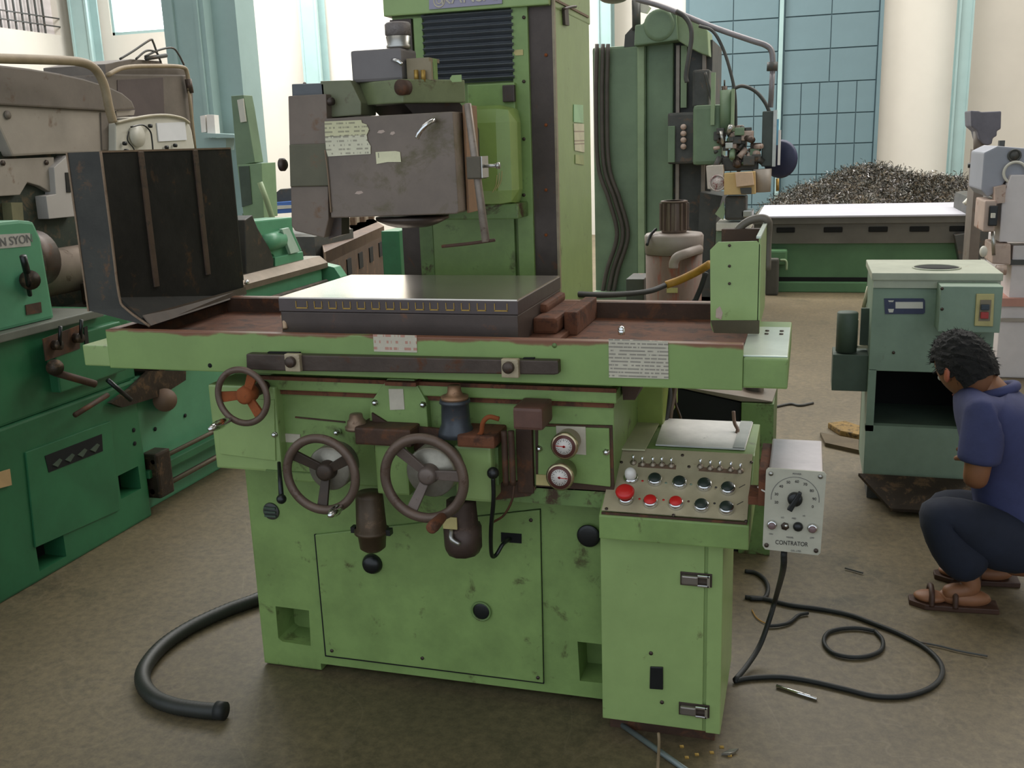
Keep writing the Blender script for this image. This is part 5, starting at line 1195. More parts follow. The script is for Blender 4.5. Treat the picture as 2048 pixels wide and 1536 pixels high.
m_('guide_bar', B().box(P(1463, 200, y=8.05).x, P(1469, 200, y=8.05).x, 8.02, 8.08, P(1466, 262, y=8.05).z, P(1466, 178, y=8.05).z), MILLL)
m_('quill_cap', B().cyl(P(1449, 195, y=8.1), P(1449, 172, y=8.1), 0.03, 0.02).cyl(P(1449, 172, y=8.1), P(1449, 160, y=8.1), 0.006), IRON)
# cluster of valves and spindles: small fittings
rr = random.Random(11)
cols = [MILLD, GREASE, MILL, IRON, PINKM, STEEL]
for i in range(85):
    u = 1438 + rr.random() * 76; v = 258 + rr.random() * 70
    if u > 1500 and v < 290: v += 30
    c = P(u, v, y=8.0 + rr.random() * 0.2); s = 0.016 + rr.random() * 0.03
    if rr.random() < 0.5: bb = B().cyl(c, c + Vector((rr.uniform(-1, 1), rr.uniform(-1, 0), rr.uniform(-1, 1))).normalized() * s * 2.2, s * 0.6, n=10)
    else: bb = B().box(c.x - s, c.x + s, c.y - s, c.y + s, c.z - s * 0.8, c.z + s * 0.8, s * 0.2)
    m_('valve_fitting', bb, cols[min(5, int(rr.random() ** 1.6 * 6))])
m_('bright_pin', B().cyl(P(1442, 262, y=8.0), P(1446, 288, y=8.0), 0.012), STEEL)
m_('spindle_carrier', B().box(P(1432, 330, y=8.1).x, P(1515, 330, y=8.1).x, 8.05, 8.3, P(1470, 342, y=8.05).z, P(1470, 315, y=8.05).z, 0.01), MILLD)
m_('knee', B().prism([(P(1400, 380, y=8.3).x, 8.3, P(1400, 385, y=8.3).z), (P(1445, 385, y=8.3).x, 8.3, P(1445, 392, y=8.3).z), (P(1432, 440, y=8.3).x, 8.3, P(1432, 440, y=8.3).z), (P(1420, 600, y=8.3).x, 8.3, 0.1), (P(1390, 600, y=8.3).x, 8.3, 0.1)], (0, 0.6, 0)), MILLD)
m_('table', B().box(P(1432, 450, y=8.0).x, P(1500, 450, y=8.0).x, 8.0, 8.4, P(1460, 462, y=8.0).z, P(1460, 445, y=8.0).z, 0.01), GREYL)
m_('table_block', B().box(P(1432, 470, y=8.05).x, P(1480, 470, y=8.05).x, 8.05, 8.4, 0.3, P(1460, 462, y=8.05).z, 0.01), MILL)
m_('green_fin', pp([(1430, 428), (1447, 402), (1450, 425), (1446, 440)], 'y', 7.98, 0.03), MILLL)
m_('vise', B().box(P(1450, 415, y=8.0).x, P(1492, 415, y=8.0).x, 7.98, 8.25, P(1470, 440, y=8.0).z, P(1470, 392, y=8.0).z, 0.02), MILLD)
m_('work_clutter', B().box(P(1482, 420, y=8.0).x, P(1505, 420, y=8.0).x, 7.98, 8.2, P(1490, 435, y=8.0).z, P(1490, 420, y=8.0).z, 0.01), STEEL)
m_('machine_foot', B().box(P(1190, 590, y=y).x, P(1440, 590, y=y).x, y - 0.2, y + 1.2, 0, 0.22, 0.02), MILL)
# pendant
PD = thing('control_pendant', 'slim control pendant with bright metal edges hanging from the swing arm', 'control pendant', (-0.27, 8.0, 1.2))
obj('pendant_body', B().box(P(1524, 260, y=8.05).x, P(1548, 260, y=8.05).x, 8.05, 8.25, P(1536, 333, y=8.05).z, P(1536, 222, y=8.05).z, 0.01), mat('pendant_dark', (70, 78, 72), 0.5, dirt=0.3), PD)
obj('bright_strip', B().box(P(1546, 260, y=8.02).x, P(1553, 260, y=8.02).x, 8.01, 8.10, P(1550, 333, y=8.02).z, P(1550, 220, y=8.02).z), STEEL, PD)
obj('bright_strip', B().box(P(1557, 260, y=8.02).x, P(1562, 260, y=8.02).x, 8.01, 8.06, P(1560, 330, y=8.02).z, P(1560, 260, y=8.02).z), WHITEP, PD)
obj('bright_strip', B().box(P(1553, 260, y=8.03).x, P(1557, 260, y=8.03).x, 8.03, 8.08, P(1560, 290, y=8.02).z, P(1560, 238, y=8.02).z), mat('sky_blue_edge', (120, 190, 220), 0.3), PD)
obj('round_guard', B().lathe([(0, 0.13), (0.02, 0.15), (0.04, 0.13)], P(1558, 318, y=8.25), P(1558, 318, y=8.25) + Vector((0.5, 1, 0)), 26), mat('navy_disc', (54, 58, 86), 0.5, dirt=0.3), PD)
obj('pull_ring', B().cyl(P(1555, 357, y=8.05), P(1555, 382, y=8.05), 0.012), BRASS, PD)
# boxes and sacks standing on the machine table
def card(name, pts, yy, d, m, lab, cat='box'):
    o = obj(name, pp(pts, 'y', yy, d, 0.004), m); o['label'] = lab; o['category'] = cat; return o
card('cardboard_box', [(1412, 332), (1445, 330), (1450, 380), (1415, 378)], 7.9, 0.14, CARDW, 'printed cardboard box with a round emblem, left of the row by the milling head')
c = P(1435, 366, y=7.895)
o = obj('round_emblem', B().torus(c, (0, 1, 0), 0.058, 0.006, 26, 6).lathe([(0, 0.05), (0.003, 0.05)], c + Vector((0, 0.003, 0)), c + Vector((0, -1, 0)), 26), mat('emblem_print', (206, 196, 190), 0.6, wear=0.5, wear_rgb=(140, 80, 80), scale=20), bpy.data.objects['cardboard_box'])
card('cardboard_box', [(1448, 347), (1510, 343), (1511, 388), (1448, 390)], 7.88, 0.18, CARD, 'open tan cardboard box with a dark gap in front, middle of the row')
card('paper_bundle', [(1470, 345), (1505, 344), (1508, 370), (1473, 374)], 7.84, 0.04, mat('pinkish_paper', (214, 184, 154), 0.8), 'pinkish wrapped bundle on the tan cardboard box', 'bundle')
card('dark_part', [(1480, 376), (1503, 375), (1503, 388), (1482, 388)], 7.85, 0.02, MILLD, 'dark metal part in the gap of the tan cardboard box', 'part')
o = obj('grey_bucket', B().cyl(P(1525, 384, y=8.02), P(1525, 338, y=8.02), 0.062, 0.070), GREY); o['label'] = 'grey tin can right of the cardboard boxes'; o['category'] = 'can'

# ================================================================ PLANER BED (right background)
PL = thing('planer_bed', 'long green planer bed with a bright steel table, right background', 'machine bed', (0.5, 11, 0))
def r_(name, b, m, parent=None): return obj(name, b, m, parent or PL)
zt = 0.80
xl0, xr0 = P(1508, 440, y=9.9).x, P(1935, 440, y=9.9).x
r_('steel_table', B().box(xl0, xr0 + 0.25, 9.9, 11.5, 0.66, 0.72), mat('table_side_dark', (104, 100, 90), 0.5, 0.2, wear=0.2, wear_rgb=(70, 60, 50), dirt=0.25, scale=3))  # table side paled, background haze put into the colour
r_('table_surface', B().box(xl0 + 0.03, xr0 + 0.2, 9.88, 11.5, 0.72, 0.735), mat('table_glare', (192, 190, 198), 0.4, 0.1, dirt=0.1, scale=2, bump=0.02))  # window light on the steel painted as pale diffuse colour
r_('table_skirt', B().box(xl0, xr0 + 0.2, 9.93, 11.4, 0.47, 0.66), mat('table_side_dark', (0, 0, 0)))
for u in (1465, 1572, 1667, 1757, 1840, 1920, 1975):
    c = P(u, 442 + (1700 - u) * 0.02, y=9.93); r_('skirt_slot', B().box(c.x - 0.085, c.x + 0.085, 9.915, 9.935, 0.575, 0.625, 0.01), DARK)
r_('bed_body', B().prism([(xl0 - 0.1, 9.98, 0.47), (xr0 + 0.1, 9.98, 0.47), (xr0 + 0.1, 9.98, 0.13), (xl0 - 0.1, 9.98, 0.13)], (0, 1.4, 0)), BEDG)
r_('bed_plinth', B().box(xl0 - 0.1, xr0 + 0.1, 9.92, 11.4, 0.0, 0.10, 0.01), BEDG)
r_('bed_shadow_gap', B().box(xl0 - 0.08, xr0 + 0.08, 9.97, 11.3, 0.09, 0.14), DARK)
r_('end_bracket', B().box(P(1545, 500, y=9.9).x - 0.1, P(1575, 500, y=9.9).x, 9.8, 9.98, 0.28, 0.42, 0.02), BEDG)
r_('drain_pipe', B().tube([P(1560, 520, y=9.8), P(1572, 522, y=9.8), P(1573, 540, y=9.8)], 0.012), MILLL)
r_('end_stand', B().prism([(P(1910, 470, y=9.8).x, 9.8, 0.55), (P(1985, 470, y=9.8).x, 9.8, 0.60), (P(1985, 520, y=9.8).x, 9.8, 0.22), (P(1925, 525, y=9.8).x, 9.8, 0.22)], (0, 0.5, 0)), MILLD)
r_('chute', B().tube([P(1928, 408, y=9.8), P(1945, 392, y=9.8), P(1962, 384, y=9.8)], 0.02), GREYL)
r_('end_housing', B().box(P(1932, 430, y=9.9).x, P(1985, 430, y=9.9).x, 9.85, 10.8, 0.45, P(1950, 392, y=9.9).z, 0.05), MILLD)
r_('foot_block', B().box(P(1530, 585, y=9.7).x, P(1556, 585, y=9.7).x, 9.7, 9.9, 0, 0.35, 0.02), mat('dusty_dark', (78, 76, 68), 0.7))
# --- heap of swarf behind it: thousands of tangled turnings, one heap
bm = bmesh.new(); rr = random.Random(5)
def heap_h(x, yy):
    h = 0.85 * math.exp(-((x - 0.75) / 0.75) ** 2) + 0.52 * math.exp(-((x - 1.75) / 0.5) ** 2) + 0.42 * math.exp(-((x + 0.25) / 0.55) ** 2) + 0.5 * math.exp(-((x - 2.5) / 0.5) ** 2)
    return (h * 1.0 + 0.12) * math.exp(-((yy - 13.4) / 0.95) ** 2)
nx, ny = 60, 30
vs = [[bm.verts.new((-1.4 + 5.2 * i / nx, 11.7 + 3.2 * j / ny, max(0.0, heap_h(-1.4 + 5.2 * i / nx, 11.7 + 3.2 * j / ny) + rr.uniform(-0.04, 0.05)))) for j in range(ny + 1)] for i in range(nx + 1)]
for i in range(nx):
    for j in range(ny): bm.faces.new([vs[i][j], vs[i + 1][j], vs[i + 1][j + 1], vs[i][j + 1]])
hb = B(); hb.bm.free(); hb.bm = bm
SW = mat('swarf', (112, 106, 96), 0.55, 0.3, wear=0.5, wear_rgb=(74, 58, 42), dirt=0.4, scale=16, bump=0.6)  # swarf and turnings colours raised to carry the haze
HP = thing('swarf_heap', 'big heap of tangled metal turnings behind the planer bed', 'swarf heap', (0.6, 13.3, 0))
obj('heap_core', hb, SW, HP)
bm = bmesh.new()
def curls(n, seed):
    rr = random.Random(seed); bm = bmesh.new()
    for _ in range(n):
        x = rr.gauss(0.9, 1.0); yy = 13.3 - abs(rr.gauss(0, 0.75)) + 0.3
        if not -1.3 < x < 3.6 or yy < 11.9: continue
        p = Vector((x, yy, heap_h(x, yy) + rr.uniform(-0.01, 0.07))); a = rr.uniform(0, 6.28); tl = rr.uniform(-0.6, 0.9)
        d = Vector((math.cos(a), math.sin(a) * 0.5, tl)).normalized(); q = d.orthogonal().normalized(); e = d.cross(q); r = rr.uniform(0.010, 0.03); L = rr.uniform(0.05, 0.16); wd = d * rr.uniform(0.006, 0.014)
        last = None
        for k in range(7):
            t = k / 6; an = t * 7
            c = p + d * L * t + (q * math.cos(an) + e * math.sin(an)) * r
            v = (bm.verts.new(c), bm.verts.new(c + wd))
            if last: bm.faces.new([last[0], v[0], v[1], last[1]])
            last = v
    b_ = B(); b_.bm.free(); b_.bm = bm; return b_
o = obj('dark_turnings', curls(5200, 1), mat('dark_turnings', (88, 86, 78), 0.5, 0.4, bump=0), HP); o['kind'] = 'stuff'
o = obj('rusty_turnings', curls(2600, 2), mat('rusty_turnings', (96, 84, 66), 0.6, 0.3, bump=0), HP); o['kind'] = 'stuff'
o = obj('bright_turnings', curls(1500, 3), mat('bright_turnings', (140, 136, 134), 0.4, 0.5, bump=0), HP); o['kind'] = 'stuff'

# ================================================================ WHITE MACHINE (far right)
WMa = thing('white_machine', 'big off-white machine cut off by the right edge of the picture', 'machine', (1.6, 6.8, 0))
def w_(name, b, m, parent=None): return obj(name, b, m, parent or WMa)
y = 6.5
w_('head_casting', pp([(1968, 305), (1995, 292), (2100, 300), (2100, 360), (2010, 362), (2000, 380), (1975, 395), (1962, 380)], 'y', y + 0.05, 0.5, 0.01), mat('grey_head', (150, 152, 160), 0.5, dirt=0.15, scale=2))
c = P(2029, 311, y=y + 0.04); w_('round_port', B().torus(c, (0, 1, 0), 0.032, 0.006).lathe([(0, 0.028), (0.004, 0.028)], c, c + Vector((0, -1, 0)), 24), MILLD)
c = P(2030, 345, y=y + 0.02); w_('ring_shoulder', B().torus(c, (0, 1, 0), 0.06, 0.008), GREYL)
w_('front_door', pp([(2022, 350), (2100, 350), (2100, 486), (1998, 484), (2004, 400)], 'y', y, 0.2, 0.006), WHITEM)
w_('hinge_column', pp([(1990, 375), (2012, 370), (2010, 405), (1990, 408)], 'y', y - 0.02, 0.1), PINKM)
w_('slide_block', B().box(P(1968, 430, y=y - 0.05).x, P(1992, 430, y=y - 0.05).x, y - 0.05, y + 0.3, P(1980, 462, y=y).z, P(1980, 400, y=y).z, 0.01), PINKM)
w_('dark_slide', B().box(P(1978, 430, y=y - 0.07).x, P(1996, 430, y=y - 0.07).x, y - 0.07, y + 0.2, P(1986, 450, y=y).z, P(1986, 410, y=y).z, 0.006), BLACK)
w_('slide_nut', B().box(P(1983, 431, y=y - 0.1).x, P(1991, 431, y=y - 0.1).x, y - 0.1, y - 0.06, P(1986, 436, y=y - 0.1).z, P(1986, 427, y=y - 0.1).z), GREYL)
w_('guide_rod', B().cyl(P(1986, 462, y=y - 0.03), P(1988, 510, y=y - 0.03), 0.012), STEEL)
w_('lamp_knob', B().ball(P(1967, 503, y=y - 0.1), 0.028, (0.8, 0.8, 1.2)), GREYL)
w_('cable_gland', B().box(P(1962, 520, y=y - 0.1).x, P(1972, 520, y=y - 0.1).x, y - 0.12, y - 0.06, P(1966, 530, y=y).z, P(1966, 515, y=y).z), STEEL)
w_('lower_carriage', pp([(1986, 488), (2022, 488), (2022, 530), (1984, 528)], 'y', y - 0.04, 0.3, 0.01), PINKM)
w_('lower_door', B().box(P(2022, 560, y=y).x, 3.2, y + 0.02, y + 0.9, P(2030, 600, y=y).z, P(2030, 492, y=y).z, 0.006), WHITEM)
w_('dark_band', B().box(P(2020, 520, y=y).x, 3.2, y - 0.0, y + 0.1, P(2030, 530, y=y).z, P(2030, 520, y=y).z), MILLD)
w_('pink_band', B().box(P(1995, 600, y=y).x, 3.2, y - 0.02, y + 0.6, P(2030, 612, y=y).z, P(2030, 596, y=y).z), mat('faded_pink', (190, 138, 122), 0.6, dirt=0.2))
w_('pedestal', B().box(P(1998, 650, y=y).x, 3.2, y, y + 0.9, 0.0, P(2030, 600, y=y).z, 0.01), WHITEM)
w_('pedestal_ledge', B().box(P(1998, 650, y=y).x, 3.2, y - 0.02, y + 0.1, P(2030, 642, y=y).z, P(2030, 636, y=y).z), GREY)
w_('side_wheels', B().cyl(P(1992, 540, y=y - 0.05), P(2012, 540, y=y - 0.05), 0.03), PINKM)
w_('top_stud', B().box(P(1999, 285, y=y + 0.2).x, P(2010, 285, y=y + 0.2).x, y + 0.2, y + 0.25, P(2005, 296, y=y + 0.2).z, P(2005, 281, y=y + 0.2).z), MILLD)
DM = thing('grey_motor_head', 'dark grey drill head standing above the white machine against the cream wall', 'drill head', (1.2, 8.0, 0.9))
y = 8.0
obj('head_casting', pp([(1941, 221), (1958, 222), (1962, 224), (2003, 222), (2002, 258), (1994, 262), (1994, 272), (1986, 276), (1984, 288), (1976, 291), (1966, 288), (1958, 278), (1954, 262), (1942, 252)], 'y', y, 0.3, 0.01), mat('slate_grey_head', (98, 96, 104), 0.6, dirt=0.25, scale=8), DM)
obj('motor_stem', B().cyl(P(1957, 262, y=y + 0.1), P(1957, 310, y=y + 0.1), 0.035), GREYD, DM)
obj('head_column', B().box(P(1952, 320, y=y + 0.1).x, P(1972, 320, y=y + 0.1).x, y + 0.1, y + 0.4, 0, P(1960, 300, y=y).z), GREYD, DM)
obj('side_arm', B().cyl(P(1936, 331, y=y), P(1958, 330, y=y), 0.018), BLACK, DM)

# ================================================================ SAGE-GREEN COOLANT CABINET
SG = thing('coolant_cabinet', 'sage green metal cabinet with a round hole in its top, by the man', 'cabinet', (0.5, 4.35, 0))
def c_(name, b, m, parent=None): return obj(name, b, m, parent or SG)
x0, x1 = 0.262, 0.715
c_('body', B().box(x0, x1, 4.15, 4.19, 0.555, 0.93, 0.003).box(x0, x1, 4.15, 4.19, 0.10, 0.325).box(x0, x0 + 0.03, 4.15, 4.19, 0.3, 0.56).box(x1 - 0.10, x1, 4.15, 4.19, 0.3, 0.56).box(x0, x0 + 0.02, 4.19, 4.56, 0.1, 0.93).box(x1 - 0.02, x1, 4.19, 4.56, 0.1, 0.93).box(x0, x1, 4.54, 4.56, 0.1, 0.93), SAGE)
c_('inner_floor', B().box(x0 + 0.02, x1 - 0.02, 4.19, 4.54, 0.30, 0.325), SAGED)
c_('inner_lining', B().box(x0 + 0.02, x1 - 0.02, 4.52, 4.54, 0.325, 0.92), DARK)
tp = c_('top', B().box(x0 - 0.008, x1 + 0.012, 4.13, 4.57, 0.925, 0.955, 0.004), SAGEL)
c = P(1873, 536, z=0.955)
c_('top_hole', B().cyl(Vector((c.x, c.y, 0.9555)), Vector((c.x, c.y, 0.957)), 0.088, n=40), DARK)
c_('hole_rim', B().torus((c.x, c.y, 0.957), (0, 0, 1), 0.088, 0.004, 44, 8), SAGEL)
c_('top_band', B().box(x0, x1 + 0.006, 4.138, 4.152, 0.895, 0.928), SAGEL)
c_('feet_block', B().box(x0 + 0.02, x1 - 0.02, 4.18, 4.54, 0.0, 0.10), MILLD)
c_('skirt', B().prism([(x0 - 0.02, 4.13, 0.11), (x1, 4.13, 0.11), (x1, 4.0, 0.02), (x0 + 0.1, 3.98, 0.02)], (0, 0, 0.012)), GREASE)
npl = c_('name_plate', pp([(1768, 597), (1847, 597), (1850, 601), (1850, 625), (1846, 628), (1770, 628)], 'y', 4.146, 0.004), NAVY)
obj('plate_panel', pp([(1791, 604), (1846, 604), (1846, 617), (1791, 617)], 'y', 4.144, 0.004), GREYL, npl)
obj('plate_mark', pp([(1776, 601), (1788, 601), (1786, 604), (1778, 604)], 'y', 4.144, 0.004), GREYL, npl)
obj('plate_mark', pp([(1776, 618), (1788, 618), (1786, 625), (1778, 625)], 'y', 4.144, 0.004), GREYL, npl)
sb = c_('switch_box', B().box(P(1879, 620, y=4.02).x, P(2003, 620, y=4.02).x, 4.02, 4.15, P(1940, 665, y=4.02).z, P(1940, 573, y=4.02).z, 0.003), SAGE)
sw = c_('switch_plate', pp([(1953, 588), (1989, 588), (1986, 653), (1949, 652)], 'y', 4.010, 0.010, 0.002), mat('brassy_plate', (184, 172, 116), 0.45, 0.2, dirt=0.2, scale=18))
obj('plate_inset', pp([(1961, 600), (1983, 600), (1980, 642), (1957, 642)], 'y', 4.007, 0.004), mat('inset_grey', (130, 118, 96), 0.5), sw)
obj('start_button', B().box(P(1962, 610, y=4.0).x, P(1979, 610, y=4.0).x, 3.994, 4.006, P(1970, 620, y=4.0).z, P(1970, 609, y=4.0).z, 0.002), mat('dark_blue_button', (48, 58, 66), 0.4), sw)
obj('stop_button', B().box(P(1961, 630, y=4.0).x, P(1977, 630, y=4.0).x, 3.994, 4.006, P(1970, 637, y=4.0).z, P(1970, 624, y=4.0).z, 0.002), mat('dull_red_button', (168, 52, 46), 0.4), sw)
for u, v in ((1787, 705), (1884, 618), (1884, 577)):
    c = P(u, v, y=4.148 if u < 1800 else 4.019); c_('screw', B().cyl(c + Vector((0, -0.004, 0)), c, 0.006, n=10), IRON)
# fittings on its left side
c_('side_cylinder', B().lathe([(0, 0.042), (0.16, 0.042), (0.165, 0.038)], (P(1694, 660, y=4.25).x, 4.25, P(1694, 702, y=4.25).z), (P(1694, 660, y=4.25).x, 4.25, 9), 26), SAGED)
c_('side_block', B().box(P(1664, 740, y=4.25).x, x0, 4.2, 4.36, P(1700, 780, y=4.22).z, P(1700, 708, y=4.22).z, 0.003), SAGED)
c_('side_plate', B().box(P(1721, 650, y=4.3).x, x0, 4.3, 4.32, P(1730, 696, y=4.3).z, P(1730, 617, y=4.3).z), SAGED)
c_('angle_strip', B().box(P(1712, 650, y=4.28).x, P(1717, 650, y=4.28).x, 4.28, 4.30, P(1715, 695, y=4.28).z, P(1715, 640, y=4.28).z).box(P(1712, 695, y=4.28).x, x0, 4.28, 4.30, P(1725, 697, y=4.28).z, P(1725, 692, y=4.28).z), mat('pale_angle', (184, 178, 146), 0.5))
c_('strut', B().cyl(P(1737, 573, y=4.5), P(1727, 615, y=4.5), 0.008), mat('pale_angle', (0, 0, 0)))
# ================================================================ THE MAN
def skin_mesh(name, joints, bones, m, parent, sub=2):
    """one continuous surface grown round a skeleton: joints {k: (point, radius)}"""
    keys = list(joints); idx = {k: i for i, k in enumerate(keys)}
    me = bpy.data.meshes.new(name)
    pts = [Vector(joints[k][0]) for k in keys]
    c = sum(pts, Vector()) / len(pts)
    me.from_pydata([p - c for p in pts], [(idx[a], idx[b_]) for a, b_ in bones], [])
    o = bpy.data.objects.new(name, me); COL.objects.link(o)
    sk = o.modifiers.new('s', 'SKIN'); sk.use_smooth_shade = True
    for i, k in enumerate(keys):
        r = joints[k][1]; r = (r, r) if not isinstance(r, tuple) else r
        me.skin_vertices[0].data[i].radius = r
        me.skin_vertices[0].data[i].use_root = (i == 0)
    sb_ = o.modifiers.new('u', 'SUBSURF'); sb_.levels = sub; sb_.render_levels = sub
    bpy.context.view_layer.update()
    dg = bpy.context.evaluated_depsgraph_get()
    n = bpy.data.meshes.new_from_object(o.evaluated_get(dg))
    bpy.data.objects.remove(o)
    for p in n.polygons: p.use_smooth = True
    n.materials.clear(); n.materials.append(m); n.name = name
    q = bpy.data.objects.new(name, n)
    link(q, parent, Matrix.Translation(c))
    return q
MAN = thing('person', 'crouching man in blue work shirt and dark trousers, bent over beside sage green cabinet', 'person', (0.62, 3.35, 0))
V = Vector
pel = P(2040, 1080, y=3.35); 
hipL = V((pel.x - 0.02, 3.25, pel.z + 0.0)); hipR = V((pel.x - 0.02, 3.46, pel.z + 0.0))
kneeL = P(1855, 1015, y=3.22); kneeR = P(1870, 1005, y=3.48)
ankL = P(1950, 1178, y=3.20); ankR = V((ankL.x + 0.10, 3.42, ankL.z))
chest = P(2005, 870, y=3.38); belly = P(2045, 990, y=3.37)
neck = P(1975, 775, y=3.40); headb = P(1945, 745, y=3.42)
shL = P(1972, 835, y=3.22); shR = V((shL.x + 0.01, 3.56, shL.z + 0.01))
elL = P(1950, 965, y=3.20); elR = P(1950, 930, y=3.60)
wrL = P(1958, 925, y=3.42); wrR = P(1960, 905, y=3.76)
J = {'pel': (pel, 0.10), 'belly': (belly, 0.10), 'chest': (chest, (0.105, 0.11)), 'neckb': (P(1990, 800, y=3.40), 0.066), 'neck': (neck, 0.052), 'head': (headb, 0.055),
     'shL': (shL, 0.048), 'elL': (elL, 0.040), 'wrL': (wrL, 0.027), 'shR': (shR, 0.048), 'elR': (elR, 0.040), 'wrR': (wrR, 0.027),
     'hipL': (hipL, 0.090), 'knL': (kneeL, 0.056), 'anL': (ankL, 0.038), 'hipR': (hipR, 0.090), 'knR': (kneeR, 0.056), 'anR': (ankR, 0.038),
     'toeL': (ankL + V((-0.10, -0.01, -0.02)), 0.026), 'toeR': (ankR + V((-0.10, -0.01, -0.02)), 0.026)}
BN = [('pel', 'belly'), ('belly', 'chest'), ('chest', 'neckb'), ('neckb', 'neck'), ('neck', 'head'), ('chest', 'shL'), ('shL', 'elL'), ('elL', 'wrL'), ('chest', 'shR'), ('shR', 'elR'), ('elR', 'wrR'),
      ('pel', 'hipL'), ('hipL', 'knL'), ('knL', 'anL'), ('anL', 'toeL'), ('pel', 'hipR'), ('hipR', 'knR'), ('knR', 'anR'), ('anR', 'toeR')]
body = skin_mesh('body', J, BN, SKIN, MAN)
# shirt: torso and short sleeves, hem below the waist
slL = shL.lerp(elL, 0.62); slR = shR.lerp(elR, 0.62)
SJ = {'belly': (belly, 0.145), 'chest': (chest, (0.155, 0.17)), 'neckb': (P(1992, 800, y=3.40), 0.100), 'hem': (P(2052, 1060, y=3.36), 0.142), 'shL': (shL, 0.078), 'slL': (slL, 0.068), 'slLe': (shL.lerp(elL, 0.72), 0.070), 'shR': (shR, 0.072), 'slR': (slR, 0.062)}
shirt = skin_mesh('shirt', SJ, [('belly', 'chest'), ('chest', 'neckb'), ('belly', 'hem'), ('chest', 'shL'), ('shL', 'slL'), ('slL', 'slLe'), ('chest', 'shR'), ('shR', 'slR')], SHIRT, MAN)
nk = P(1990, 782, y=3.40)
obj('collar', B().torus(nk, (neck - chest), 0.062, 0.017, 30, 10, 1.0), SHIRT, MAN)
TJ = {'pel': (pel, 0.135), 'up': (belly.lerp(pel, 0.6), 0.128), 'hipL': (hipL, 0.108), 'midL': (hipL.lerp(kneeL, 0.55), 0.108), 'knL': (kneeL, 0.090), 'shL': (kneeL.lerp(ankL, 0.5), 0.088), 'anL': (ankL + V((0.02, 0, 0.045)), 0.080),
      'hipR': (hipR, 0.108), 'midR': (hipR.lerp(kneeR, 0.55), 0.105), 'knR': (kneeR, 0.088), 'shR': (kneeR.lerp(ankR, 0.5), 0.085), 'anR': (ankR + V((0.02, 0, 0.045)), 0.078)}
skin_mesh('trousers', TJ, [('pel', 'up'), ('pel', 'hipL'), ('hipL', 'midL'), ('midL', 'knL'), ('knL', 'shL'), ('shL', 'anL'), ('pel', 'hipR'), ('hipR', 'midR'), ('midR', 'knR'), ('knR', 'shR'), ('shR', 'anR')], TROUS, MAN)
